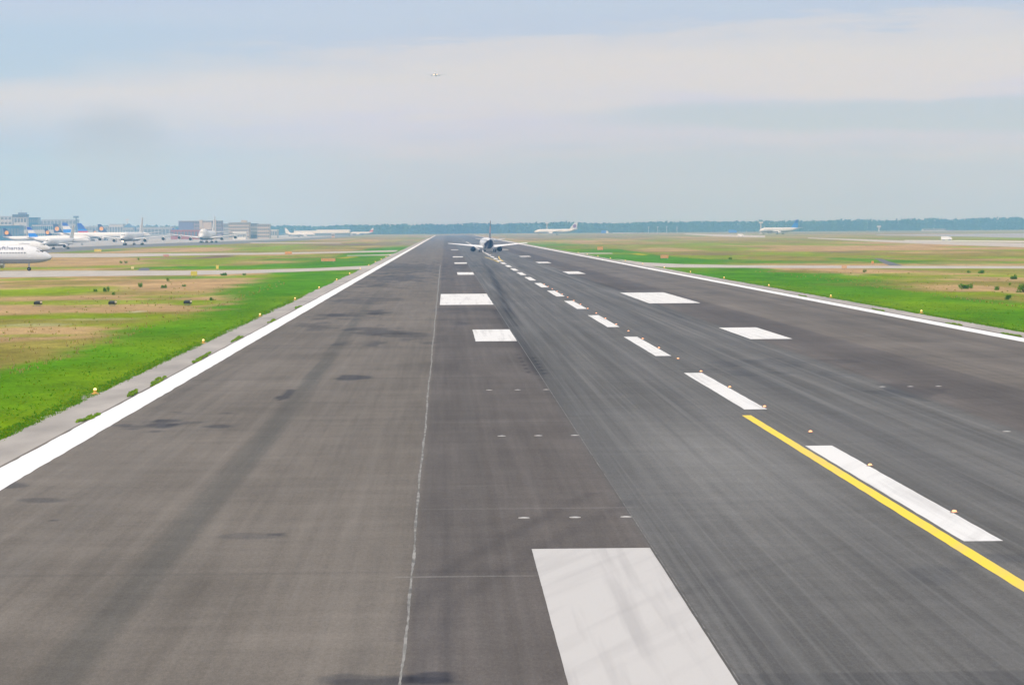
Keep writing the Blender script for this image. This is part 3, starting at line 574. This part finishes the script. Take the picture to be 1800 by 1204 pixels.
def ribs(root, w, H):
    for f in (-.02, .62): MB().box(w * f, w * f + 3.5, -1.2, 4, 0, H + .8).build('stair_tower', BEIGE, root)
    MB().box(-w, -w * .3, -.5, -.1, H * .35, H * .9).build('facade_panel', mat('panel_slate_blue', (.17, .19, .32), .7), root)
    MB().box(w * .05, w * .55, -.5, -.1, H * .5, H * .92).build('facade_panel', mat('panel_sand', (.52, .44, .38), .8), root)
building('office_block', 'large mauve office block with two pale stair towers behind the jumbo', 314, 389, 388.2, 2800, 25, MAUVE, GREYW, 5, 16, DKW, extra=ribs)
building('office_block', 'narrow grey block filling the gap between mauve and beige buildings', 389.5, 402, 393, 2900, 20, GREYW, GREYW, 3, 4, DKW)
def bpent(root, w, H): MB().box(w * .2, w * .75, 3, 12, H, H + 2.2).build('rooftop_plant', BEIGE, root)
building('office_block', 'beige banded office block, tallest of the right-hand beige group', 402, 438, 391, 2750, 22, BEIGE, GREYW, 5, 10, DKW, extra=bpent)
building('office_block', 'grey stepped middle block of the beige office group', 438.3, 452, 393, 2780, 20, GREYW, DKROOF, 4, 5, DKW)
building('office_block', 'beige right end block of the office group next to the wood', 452.3, 473.5, 394, 2750, 20, BEIGE, GREYW, 4, 6, DKW)
building('hangar', 'small white-roofed hangar at the foot of the beige block', 474, 487, 404, 3000, 30, CON, WROOF, 1, 3, DKW)
building('hangar', 'low white shed row in front of the beige office block', 409, 432, 407.5, 2500, 12, WROOF, WROOF, 1, 8, DKW)
building('cargo_hall', 'long low cargo hall with white roof, left of two', 517, 556, 405.8, 3900, 40, mat('hall_shadow_grey', (.24, .26, .30), .8), WROOF, 1, 14, DKW, fascia=4)
building('cargo_hall', 'long cargo hall with taller white roof, right of two', 556.5, 614, 404, 3850, 40, MATS['hall_shadow_grey'], WROOF, 1, 18, DKW, fascia=5)
building('airfield_hut', 'small pale orange hut below the right cargo hall', 583, 588, 411, 3000, 4, mat('hut_peach', (.75, .50, .36), .8), WROOF, 1, 2, DKW)
building('radar_building', 'long pale low building before the wood at far right', 1623, 1662, 402.5, 4300, 15, CON, GREYW, 1, 12, DKW)
building('airfield_hut', 'pinkish small hut beside the long pale building at far right', 1666, 1676, 404.5, 4250, 8, mat('hut_pink', (.50, .36, .34), .8), GREYW, 1, 3, DKW)
building('barrier_wall', 'long low pale wall on the far grass right of the runway', 1078, 1112, 409.3, 4300, 2, CON, WROOF, 0, 0, cat='wall')
def mast(label, x, ytop, Y, c, w=1.0):
    H = HGT(x, ytop, Y); q = MB(); q.bar((0, 0, 0), (0, 0, H), w, n=6, w2=w * .7); root = empty('lattice_mast', (PXX(x, Y), Y, .03)); tag(root, label, 'mast'); q.build('mast_shaft', c, root)
    q = MB(); q.box(-w * 1.6, w * 1.6, -w * .4, w * .4, H - w * 1.2, H); q.build('lamp_head', c, root)
    q = MB(); q.box(-w, w, -w, w, 0, .5); q.build('footing', CON, root)
MASTC = mat('mast_pale', (.62, .58, .56), .7)
mast('pale mast at the nose of the blue-tailed far airliner', 1337.5, 390, 3300, MASTC, 1.6)
mast('pale pink mast rising behind the plum-tailed airliner', 961.5, 391, 3900, MASTC, 1.6)
mast('tall dark antenna mast between hazy blocks at left', 134, 380, 3500, DKROOF, 2.2)
mast('thin mast left of the four-engined airliner fin', 224, 385.5, 3600, MASTC, 1.5)
mast('squat pale mast before the wood at far right', 1545, 397, 4400, MASTC, 2.2)
for i, (x, yt, w_) in enumerate(((1140, 399, 'first'), (1156, 398.5, 'second'), (1172, 398, 'third'), (1190, 399, 'fourth'))):
    mast('slim pale post before the wood, %s of four from the left' % w_, x, yt, 4500, MASTC, .9)

# ------------------------------------------------------------------ vehicles
def van(label, x, Y, c, L=6, H=2.6, W=2.3, head=90, cab=None):
    root = empty('service_vehicle', (PXX(x, Y), Y, .03), -R(head)); tag(root, label, 'vehicle')
    q = MB(); q.box(-W / 2, W / 2, -L / 2, L * .18, .5, H); q.build('cargo_body', c, root)
    q = MB(); q.add([(-W / 2, L * .19, .5), (W / 2, L * .19, .5), (W / 2, L / 2, .5), (-W / 2, L / 2, .5), (-W / 2, L * .19, H * .9), (W / 2, L * .19, H * .9), (W / 2, L * .36, H * .9), (-W / 2, L * .36, H * .9), (W / 2, L / 2, H * .5), (-W / 2, L / 2, H * .5)],
                    [(0, 1, 2, 3), (4, 7, 6, 5), (0, 4, 5, 1), (1, 5, 6, 8, 2), (0, 3, 9, 7, 4), (6, 7, 9, 8), (2, 8, 9, 3)]); q.build('cab', cab or c, root)
    q = MB(); q.add([(-W * .42, L * .385, H * .83), (W * .42, L * .385, H * .83), (W * .42, L * .485, H * .55), (-W * .42, L * .485, H * .55)], [(0, 1, 2, 3)])
    for v in range(len(q.v)): q.v[v] = (q.v[v][0], q.v[v][1] + .03, q.v[v][2] + .03)
    q.build('windscreen', GLASS, root)
    for sx in (-1, 1):
        for sy in (-.3, .3):
            q = MB(); q.lathe([(-.14, .3), (-.14, .42), (.14, .42), (.14, .3)], (sx * W * .42, sy * L, .42), 'x', 12); q.build('wheel', TYRE, root)
VB = mat('vehicle_blue', (.05, .17, .62), .4); VW = mat('vehicle_white', (.78, .78, .77), .4)
van('blue lorry with pale cab far off before the wood, right of the plum-tailed airliner', 1063, 4350, VB, 12, 5.2, 3, 90, VW)
van('blue box lorry far off before the wood, left of the blue-tailed airliner', 1288, 4000, VB, 13, 5, 3, 90)
van('small white van on the far right-hand link road', 1302, 2350, VW, 5.5, 2.5, 2.1, 100)
van('white van on the far right taxiway in front of the wood', 1664, 1480, VW, 6.0, 2.3, 2.1, 80)
van('white box lorry far off by the small hut left of the runway', 1276, 4100, VW, 7, 4, 2.5, 270) if False else None

# ------------------------------------------------------------------ airfield signs
def sign(label, x, yb, wpx, hpx, c):
    X, Y = G(x, yb); k = Y / FPX; w, h = wpx * k, hpx * k
    root = empty('airfield_sign', (X, Y, 0)); tag(root, label, 'sign', 'signs in the airfield grass')
    MB().box(-w / 2, w / 2, -.06, .12, h * .28, h).build('sign_panel', c, root)
    MB().box(-w / 2 - .04, w / 2 + .04, -.02, .15, h * .24, h * .275).build('sign_frame', DKROOF, root)
    for s in (-1, 1): q = MB(); q.bar((s * w * .36, .05, 0), (s * w * .36, .05, h * .27), .07); q.build('leg', METAL, root)
    return root
OR = mat('sign_orange', (.66, .32, .12), .6, .1, 3); YE = mat('sign_yellow', (.66, .52, .08), .6, .1, 3); PK = mat('sign_faded_red', (.55, .26, .20), .6, .1, 3)
sign('long low orange sign in the green grass left of the runway', 577, 461.5, 25, 7.5, OR)
sign('small orange sign at the edge of the far thin taxiway left of the runway', 507, 448, 12, 5.5, OR)
sign('orange sign nearer the runway of the two on its right side', 1055, 441.5, 10, 7.5, OR)
sign('orange sign right of the other one, above the green strip on the right', 1168, 456, 14, 7.5, OR)
sign('squat yellow sign below the near left taxiway', 341, 488, 11, 11, YE)
sign('narrow yellow sign standing above the near left taxiway', 382, 475.5, 4.5, 9, YE)
sign('yellow sign with dark edge on the far left grass below the parked airliners', 172, 444.5, 12, 6.5, YE)
sign('faded red low sign between two bands of taxiway at left', 292, 453, 10, 5, PK)
sign('pale yellow tiny sign by the dark road patch at left', 233, 474.5, 5, 6, mat('sign_cream', (.72, .62, .30), .6))
sign('faded orange low sign at the lower edge of the right taxiway', 1484, 474, 9, 7, mat('sign_pale_orange', (.62, .40, .22), .7))
sign('small orange sign above the right taxiway beside the dark road', 1534, 466, 4, 7, OR)

# dark approach light boxes in the grass
HOUS = mat('unit_black', (.016, .02, .014), .6, .2, 4); LENSW = mat('unit_side_cream', (.75, .66, .42), .5)
for i, (x, yb, t) in enumerate(((67, 537.5, 'left'), (198, 537.3, 'middle'), (330, 536.3, 'right'))):
    X, Y = G(x, yb); root = empty('approach_light_unit', (X, Y, 0), R(-6)); tag(root, 'squat black approach light box in the grass, %s one of three' % t, 'approach light', 'black light boxes in the left grass')
    q = MB(); q.add([(-.36, -.55, .16), (.36, -.55, .16), (.36, .45, .16), (-.36, .45, .16), (-.36, -.55, .42), (.36, -.55, .42), (.36, .45, .55), (-.36, .45, .55)], [(0, 3, 2, 1), (4, 5, 6, 7), (0, 1, 5, 4), (1, 2, 6, 5), (2, 3, 7, 6), (3, 0, 4, 7)]); q.build('housing', HOUS, root)
    MB().box(.365, .53, -.5, -.2, .34, .50).build('sighting_flap', LENSW, root)
    for sx in (-.26, .26): q = MB(); q.bar((sx, -.2, 0), (sx, -.2, .17), .07); q.build('leg', METAL, root)
    MB().box(-.3, .3, -.4, .3, -.02, .05).build('foot_plate', GREYW, root)

# ------------------------------------------------------------------ lights: edge, centreline, touchdown
GLOW = mat('edge_lamp_glow', (1, .8, .35), .3, emit=(1, .60, .20), estr=1.2); CLG = mat('inset_lamp_glow', (1, .45, .2), .3, emit=(1, .36, .13), estr=1.3); BASE = mat('lamp_base_grey', (.30, .27, .22), .7); RIM = mat('inset_rim', (.26, .19, .15), .7)
def edge_light():
    root = empty('edge_light', (0, 0, .014))
    q = MB(); q.lathe([(0, .20), (.04, .20), (.06, .09), (.17, .075), (.18, .09), (.2, .09)], (0, 0, 0), 'z', 14); q.build('lamp_base', mat('lamp_amber_body', (.62, .36, .07), .6), root)
    q = MB(); q.lathe([(.2, .065), (.225, .088), (.265, .082), (.295, .05), (.31, .012)], (0, 0, 0), 'z', 14); q.build('lamp_dome', GLOW, root, True); return root
proto = edge_light(); first = True
for side, X, ylist in (('left', -17.95, [131.7 + 58.6 * k for k in range(13)]), ('right', 45.1, [243.6 + 57.6 * k for k in range(12)])):
    for k, y in enumerate(ylist):
        o = proto if first else copy_tree(proto); first = False
        o.location = (X + random.uniform(-.06, .06), y, .014); tag(o, '%s glowing amber lamp along the %s grass edge of the runway' % (ORD[k], side), 'edge light', 'edge lights along the runway')
def inset_light():
    root = empty('centreline_light', (0, 0, .03))
    q = MB(); q.lathe([(0, .13), (.016, .12), (.028, .07)], (0, 0, 0), 'z', 14); q.build('lamp_rim', RIM, root)
    q = MB(); q.lathe([(.026, .075), (.06, .06), (.075, .02)], (0, 0, 0), 'z', 12); q.build('lamp_lens', CLG, root, True); return root
proto = inset_light()
for k in range(22):
    o = proto if k == 0 else copy_tree(proto); o.location = (14.56 + random.uniform(-.02, .02), 73.4 + 14.68 * k, .037 if False else .041)
    tag(o, '%s small orange inset lamp along the white centreline stripes' % ORD[k], 'centreline light', 'lamps along the runway centreline')
TDG = mat('flush_lamp_pale', (.40, .375, .345), .7, .3, 8)
def flush_light():
    root = empty('touchdown_light', (0, 0, .03)); q = MB(); q.lathe([(0, .17), (.008, .16), (.014, .10)], (0, 0, 0), 'z', 16); q.build('lamp_rim', TDG, root)
    q = MB(); q.lathe([(.0145, .08), (.018, .06)], (0, 0, 0), 'z', 12); q.build('lamp_lens', mat('flush_lens', (.52, .50, .46), .3), root); return root
proto = flush_light(); first = True
for r_, y in enumerate((73.2, 102.4, 131.8)):
    for side, xs in (('left', (2.17, 3.63, 5.09)), ('right', (22.4, 23.85, 25.3))):
        if y < 80 and side == 'right': continue
        if y > 140 and side == 'left' and False: continue
        k = r_ - (1 if side == 'right' else 0)
        for j, X in enumerate(xs):
            o = proto if first else copy_tree(proto); first = False; o.location = (X, y, .031)
            tag(o, 'pale flush lamp, %s one in the %s row of three %s of the centreline' % (('left', 'middle', 'right')[j], ORD[k], side), 'flush light', 'flush lamps in the touchdown zone')

# ------------------------------------------------------------------ plants
LEAF = [leaf_mat('leaf_dark', (.085, .22, .010)), leaf_mat('leaf_mid', (.15, .33, .012)), leaf_mat('leaf_light', (.25, .40, .03))]
def clump(name, w, h, d, n, size, ms, parent, low=0.0, seed=0):
    rs = np.random.RandomState(seed); mb = MB()
    nl = 5 if d < 2 * w else 9
    lobes = [(rs.uniform(-.45, .45) * w, (rs.uniform(-.4, .4) if nl == 5 else (-.42 + .105 * q_)) * d, rs.uniform(.10, .52) * h, rs.uniform(.34, .52) * (1 if nl == 5 else .45)) for q_ in range(nl)]
    for _ in range(n):
        lx, ly, lz, lr = lobes[rs.randint(nl)]
        v = rs.normal(size=3); v /= np.linalg.norm(v); r = lr * rs.uniform(.35, 1.05)
        c = np.array((lx + v[0] * r * w * .75, ly + v[1] * r * d * .75, max(low, lz + v[2] * r * h * .9)))
        a = rs.normal(size=3); a /= np.linalg.norm(a); b = np.cross(a, rs.normal(size=3)); b /= np.linalg.norm(b); s = size * rs.uniform(.6, 1.3)
        mb.add([c - a * s, c + b * s * .5, c + a * s, c - b * s * .5], [(0, 1, 2, 3)], int(np.clip(round(rs.normal(1, .7)), 0, 2)))
    return mb.build(name, ms, parent)
BUSH = [(1698, 508, 25, 10, 'broad low double bush on the dry right grass'), (1754, 510, 16, 10, 'small leafy bush between two others on the dry right grass'), (1772, 527, 15, 11, 'round dark bush lowest of all on the right grass'),
        (1783, 491, 15, 10, 'dark round bush just under the right taxiway near the frame'), (1799, 514, 24, 19, 'bush cut off by the right picture edge'), (1727, 480.5, 18, 6, 'flat green bush right under the right taxiway'),
        (1520, 479, 9, 6, 'tiny dark bush on the dry grass below the right taxiway'), (1703, 480.5, 7, 6, 'thin weedy bush left of the flat green bush'), (1775, 501, 6, 5, 'tiny pale bush between larger ones on right grass'),
        (187, 513, 12, 11, 'dark round bush on the left grass'), (247.5, 505, 10, 9, 'yellow-green bush right of the dark round one on left grass'), (288, 506.5, 11, 8, 'green bush on the bare tan patch at left'),
        (295, 495, 6, 9, 'upright thin bush above the tan patch at left'), (323, 504, 9, 5, 'little low bush alone on the tan patch at left'), (199, 519, 9, 6, 'pale little bush below the dark round bush at left'), (168, 513, 9, 6, 'dull bush left of the dark round bush'),
        (213, 463, 8, 6, 'left of two touching bushes above the near left taxiway'), (221, 463, 8, 6, 'right of two touching bushes above the near left taxiway'), (243, 457.5, 7, 5, 'single bush right of the touching pair above the left taxiway'),
        (372, 528, 9, 7, 'dark tuft-like bush on green grass right of the black light boxes'), (394, 484.5, 14, 5, 'low dark bush on the lower edge of the left taxiway'), (430, 484.0, 9, 4.5, 'small dark bush right of the low one at the left taxiway'),
        (1284, 456, 9, 5, 'dark small bush on the olive grass above the right taxiway')]
for i, (x, yb, wp, hp, lab) in enumerate(BUSH):
    X, Y = G(x, yb); k = Y / FPX; w, h = wp * k * 1.12, hp * k * 1.15
    root = empty('bush', (X, Y, 0)); tag(root, lab, 'bush', 'bushes on the airfield grass')
    q = MB()
    for s in range(5): q.bar((0, 0, 0), (w * random.uniform(-.3, .3), w * random.uniform(-.2, .2), h * .6), .06 * h, n=4, w2=.02 * h)
    q.build('stems', mat('stem_brown', (.09, .06, .035), .9), root)
    clump('foliage', w * .62, h, w * .55, 420 if wp > 9 else 180, max(.07, w * .065), [LEAF[min(2, max(0, t + (1 if 'pale' in lab or 'yellow' in lab else 0) - (1 if 'dark' in lab else 0)))] for t in range(3)], root, .02, i)
WEEDM = leaf_mat('leaf_straw_green', (.30, .34, .07))
WEED = [(250, 694, 18, 9, 'left'), (292, 672, 34, 8, 'left'), (186, 736, 26, 5, 'left'), (350, 636, 16, 5, 'left'), (372, 627, 32, 7, 'left'), (438, 597, 30, 6, 'left'), (500, 565, 24, 4, 'left'), (545, 541, 22, 4, 'left')]
for i, (x, y, wp, hp, sd) in enumerate(WEED):
    X, Y = G(x, y); k = Y / FPX
    o = clump('weed_clump', .42, max(.16, hp * k * .95), wp * k * 7.0, 900, .07, [LEAF[1], LEAF[2], WEEDM], None, .0, 60 + i); o.location = (-15.86, Y, .02)
    tag(o, '%s green weed clump growing in the joint beside the left white edge line' % ORD[[2, 3, 9, 4, 5, 6, 7, 8].index([2, 3, 9, 4, 5, 6, 7, 8][i])] if False else
        '%s weed clump growing in the joint beside the left white edge line' % ORD[sorted(range(len(WEED)), key=lambda j: -WEED[j][1]).index(i)], 'weeds', 'weeds in the shoulder joint')
for i, (x, y, wp) in enumerate(((1440, 521, 30), (1560, 546, 34), (1682, 571, 30), (1775, 590, 34))):
    X, Y = G(x, y); k = Y / FPX
    o = clump('weed_clump', .3, .18, 6.5, 800, .065, [LEAF[1], LEAF[2], WEEDM], None, .0, 80 + i); o.location = (42.55, Y, .02)
    tag(o, '%s weed clump in the joint outside the right white edge line' % ORD[3 - i], 'weeds', 'weeds in the shoulder joint')

# grass blades standing on the mown strips and along the ragged pavement edges
def blades():
    rs = np.random.RandomState(3); P = []
    def spread(n, x0, x1, y0, y1, edge):
        u = rs.rand(n); y = 1 / (1 / y0 + u * (1 / y1 - 1 / y0)); x = x0 + (x1 - x0) * rs.rand(n) ** edge; return np.stack([x, y], 1)
    def near_left(n, xa, xb, y0, y1): return spread(n, xa, xb, y0, y1, 1.8)
    P.append((near_left(1500, -17.9, -26, 96, 330), 1)); P.append((near_left(2600, -17.8, -18.7, 96, 330), 1)); P.append((near_left(700, -25, -52, 120, 420), 0))
    P.append((near_left(1200, 45.0, 55, 180, 420), 1)); P.append((near_left(2000, 44.65, 45.5, 180, 420), 1)); P.append((near_left(500, 58, 100, 230, 480), 0))
    vs = []; fs = []; mi = []
    for pts, green in P:
        for x, y in pts:
            hmax = (.075 if green else .2) * rs.uniform(.5, 1.2)
            for b in range(3):
                a = rs.rand() * 6.28; w = .022 + .00012 * y; dx, dy = math.cos(a) * w, math.sin(a) * w; o = len(vs)
                px, py = x + rs.normal() * .09, y + rs.normal() * .15
                vs += [(px - dx, py - dy, 0), (px + dx, py + dy, 0), (px + rs.normal() * .05, py + rs.normal() * .05, hmax)]; fs.append((o, o + 1, o + 2))
                t = rs.rand(); mi.append((0 if t < .6 else 1) if green else (2 if t < .7 else 1))
    me = bpy.data.meshes.new('grass'); me.from_pydata(vs, [], fs)
    for m in (leaf_mat('blade_green', tuple(GREEN * 1.2)), leaf_mat('blade_lime', tuple(LIME * 1.1)), leaf_mat('blade_straw', tuple((TAN + OLIVE) * .65))): me.materials.append(m)
    me.polygons.foreach_set('material_index', mi)
    o = bpy.data.objects.new('grass', me); col.objects.link(o); return o
tag(blades(), 'short grass and straw growing along both sides of the runway', 'grass', kind='stuff')

# far wood that reads as one mass
def wood():
    rs = np.random.RandomState(5); vs = []; fs = []; mi = []
    tx = [-200, 300, 455, 520, 575, 610, 760, 900, 960, 1000, 1060, 1180, 1400, 1600, 1700, 1800, 2100]; ty = [399, 397.5, 396, 397, 398.5, 395.5, 394, 393, 392, 391, 392.6, 390, 388.4, 385.4, 384, 382.6, 380]
    for x in np.arange(-200, 2100, 2.6):
        for row in range(3):
            Y = 5000 + row * 45 + rs.uniform(-15, 15); xx = x + rs.uniform(-2, 2); H = (HGT(xx, np.interp(xx, tx, ty), 5000)) * (rs.uniform(.88, 1.02) if rs.rand() < .93 else rs.uniform(1.0, 1.09))
            cx = PXX(xx, Y); rw = rs.uniform(3.0, 4.8)
            o = len(vs); vs += [(cx - .4, Y, 0), (cx + .4, Y, 0), (cx + .2, Y, H * .8), (cx - .2, Y, H * .8), (cx, Y - .4, 0), (cx, Y + .4, 0), (cx, Y + .2, H * .8), (cx, Y - .2, H * .8)]
            fs += [(o, o + 1, o + 2, o + 3), (o + 4, o + 5, o + 6, o + 7)]; mi += [3, 3]
            tone = int(np.clip(round(rs.normal(.8 + 1.6 * (float(vnoise(np.array([x]), np.array([row]), 9, 3, 4)[0]) - .5) * 2, .5)), 0, 2)); H *= .93 + .14 * float(vnoise(np.array([x]), np.array([0]), 16, 3, 9)[0])
            for k in range(34):
                t = rs.uniform(.02, 1); rr = rw * math.sqrt(max(.05, 1 - (2 * abs(t - .45)) ** 2 * .8)) * rs.uniform(.2, 1); a = rs.rand() * 6.28
                c = np.array((cx + rr * math.cos(a), Y + rr * math.sin(a), H * t)); s = rs.uniform(1.2, 2.2)
                p = rs.normal(size=3); p /= np.linalg.norm(p); q = np.cross(p, rs.normal(size=3)); q /= np.linalg.norm(q); p *= s; q *= s
                o = len(vs); vs += [tuple(c - p), tuple(c + q), tuple(c + p), tuple(c - q)]; fs.append((o, o + 1, o + 2, o + 3)); mi.append(tone)
    me = bpy.data.meshes.new('woodland'); me.from_pydata(vs, [], fs)
    for m in (mat('wood_dark', (.014, .042, .024), .8), mat('wood_mid', (.026, .065, .028), .8), mat('wood_light', (.05, .10, .032), .8), mat('bark', (.07, .055, .04), .9)): me.materials.append(m)
    me.polygons.foreach_set('material_index', mi); o = bpy.data.objects.new('woodland', me); col.objects.link(o); return o
tag(wood(), 'far wood along the horizon, blue with distance', 'wood', kind='stuff')

# ------------------------------------------------------------------ haze
HAZE_D, HAZE_C = 2.6e-4, (.26, .60, 1.0)
hz = MB().box(-4700, 4750, -600, 10600, -1.0, 290).build('haze', bpy.data.materials.new('haze_air')); tag(hz, kind='stuff')
m = hz.data.materials[0]; m.use_nodes = True; nt = m.node_tree; nt.nodes.remove(nt.nodes['Principled BSDF'])
pv = nt.nodes.new('ShaderNodeVolumePrincipled'); pv.inputs['Color'].default_value = (*HAZE_C, 1); pv.inputs['Density'].default_value = HAZE_D; pv.inputs['Anisotropy'].default_value = .3; pv.inputs['Absorption Color'].default_value = (1, 1, 1, 1)
nt.links.new(pv.outputs[0], nt.nodes['Material Output'].inputs['Volume'])

# ------------------------------------------------------------------ sky and sun
SUN_EL, SUN_AZ = R(52), R(215)       # azimuth clockwise from the runway direction: behind and to the left
w = bpy.data.worlds.new('World'); scene.world = w; w.use_nodes = True; nt = w.node_tree; L = nt.links.new; N = nt.nodes.new
bg = nt.nodes['Background']; STR = .1; bg.inputs['Strength'].default_value = STR
sk = N('ShaderNodeTexSky'); sk.sky_type = 'NISHITA'; sk.sun_disc = False; sk.sun_elevation = SUN_EL; sk.sun_rotation = SUN_AZ; sk.dust_density = 2.5
tc = N('ShaderNodeTexCoord'); sp_ = N('ShaderNodeSeparateXYZ'); L(tc.outputs['Generated'], sp_.inputs[0])
def mth(op, a, b=None, c=None):
    n = N('ShaderNodeMath'); n.operation = op
    for i, q in enumerate((a, b, c)):
        if q is None: continue
        if isinstance(q, (int, float)): n.inputs[i].default_value = q
        else: L(q, n.inputs[i])
    return n.outputs[0]
def smooth(x, a, b, lo=0, hi=1):
    n = N('ShaderNodeMapRange'); n.interpolation_type = 'SMOOTHSTEP'; L(x, n.inputs[0]); n.inputs[1].default_value = a; n.inputs[2].default_value = b; n.inputs[3].default_value = lo; n.inputs[4].default_value = hi; return n.outputs[0]
def mixc(f, a, b):
    n = N('ShaderNodeMix'); n.data_type = 'RGBA'
    for i, q in ((0, f), (6, a), (7, b)):
        if isinstance(q, tuple): n.inputs[i].default_value = (*q, 1)
        elif isinstance(q, (int, float)): n.inputs[i].default_value = q
        else: L(q, n.inputs[i])
    return n.outputs[2]
yy = mth('MAXIMUM', mth('ABSOLUTE', sp_.outputs[1]), .08); u = mth('DIVIDE', sp_.outputs[0], yy); v = mth('DIVIDE', sp_.outputs[2], yy)
def noise(su, sv, sc, det=5, off=0.0):
    cb = N('ShaderNodeCombineXYZ'); L(mth('MULTIPLY', u, su), cb.inputs[0]); L(mth('MULTIPLY', v, sv), cb.inputs[1]); cb.inputs[2].default_value = off
    n = N('ShaderNodeTexNoise'); n.inputs['Scale'].default_value = sc; n.inputs['Detail'].default_value = det; L(cb.outputs[0], n.inputs['Vector']); return mth('SUBTRACT', n.outputs['Fac'], .5)
n1 = noise(9, 60, 1.0, 6); n2 = noise(26, 150, 1.0, 6, 3.0); n3 = noise(30, 520, 1.0, 5, 8.0)
e = mth('ADD', mth('SUBTRACT', v, mth('MULTIPLY', smooth(v, .03, .06), mth('MULTIPLY', u, .05))), mth('ADD', mth('MULTIPLY', n1, .024), mth('ADD', mth('MULTIPLY', n2, .018), mth('MULTIPLY', n3, .010))))
rp = N('ShaderNodeValToRGB'); L(mth('MULTIPLY', e, 10.0), rp.inputs[0]); cr = rp.color_ramp; cr.interpolation = 'EASE'
SKYC = [(0.0, (150, 160, 240)), (.22, (161, 171, 242)), (.37, (181, 185, 236)), (.50, (191, 194, 214)), (.60, (192, 194, 203)), (.68, (186, 189, 204)), (.76, (165, 178, 211)), (.86, (167, 181, 212)), (1.0, (164, 179, 213))]
while len(cr.elements) < len(SKYC): cr.elements.new(.5)
for el, (p, c) in zip(cr.elements, SKYC): el.position = p; el.color = (*lin(*c), 1)
low = rp.outputs[0]
low = mixc(mth('MULTIPLY', smooth(u, -.01, -.17), smooth(v, .058, .03, 0, .55)), low, lin(112, 140, 190))
# the grey cloud bank on the right and a grey window smear added to the sky low on the left
bank = mth('MULTIPLY', smooth(u, .03, .10), smooth(mth('SUBTRACT', mth('ABSOLUTE', mth('SUBTRACT', mth('ADD', v, mth('ADD', mth('MULTIPLY', n2, .006), mth('MULTIPLY', n1, .006))), .0432)), mth('MULTIPLY', u, .022)), .0002, .0042, 1, 0))
low = mixc(mth('MULTIPLY', bank, .9), low, lin(164, 177, 206))
cream = mth('MULTIPLY', smooth(u, -.05, .1), smooth(mth('ABSOLUTE', mth('SUBTRACT', mth('ADD', v, mth('MULTIPLY', n1, .02)), .0615)), .003, .013, 1, 0))
low = mixc(mth('MULTIPLY', cream, .6), low, lin(197, 196, 200))
blu = mth('MULTIPLY', smooth(u, -.02, -.17), smooth(mth('ABSOLUTE', mth('SUBTRACT', mth('ADD', v, mth('MULTIPLY', n1, .02)), .070)), .004, .017, 1, 0))
low = mixc(mth('MULTIPLY', blu, .7), low, lin(152, 176, 212))
du = mth('DIVIDE', mth('ADD', u, .1275), .026); dv = mth('DIVIDE', mth('SUBTRACT', v, .0315), .019)
window_smudge = smooth(mth('ADD', mth('ADD', mth('MULTIPLY', du, du), mth('MULTIPLY', dv, dv)), mth('MULTIPLY', n2, 1.2)), -.1, 1.2, 1, 0)
low = mixc(mth('MULTIPLY', window_smudge, .75), low, lin(148, 144, 147))
ov = mixc(.6, sk.outputs[0], (8.0, 8.2, 8.6))                        # broken high overcast over the blue
up = N('ShaderNodeMix'); up.data_type = 'RGBA'
sc_ = N('ShaderNodeVectorMath'); sc_.operation = 'SCALE'; L(low, sc_.inputs[0]); sc_.inputs['Scale'].default_value = 1 / STR
L(smooth(sp_.outputs[2], .10, .55), up.inputs[0]); L(sc_.outputs[0], up.inputs[6]); L(ov, up.inputs[7])
L(up.outputs[2], bg.inputs['Color'])
sd = bpy.data.lights.new('sun', 'SUN'); sd.energy = 2.0; sd.angle = R(8); sd.color = (1, .95, .87); so = bpy.data.objects.new('sun', sd); col.objects.link(so)
sv = Vector((math.sin(SUN_AZ) * math.cos(SUN_EL), math.cos(SUN_AZ) * math.cos(SUN_EL), math.sin(SUN_EL))); so.rotation_euler = sv.to_track_quat('Z', 'Y').to_euler(); so.location = sv * 60

scene.view_settings.view_transform = 'Standard'; scene.view_settings.look = 'None'; scene.view_settings.exposure = .42; scene.view_settings.gamma = 1
scene.render.engine = 'CYCLES'; scene.cycles.use_denoising = True; scene.cycles.max_bounces = 5; scene.cycles.volume_bounces = 1
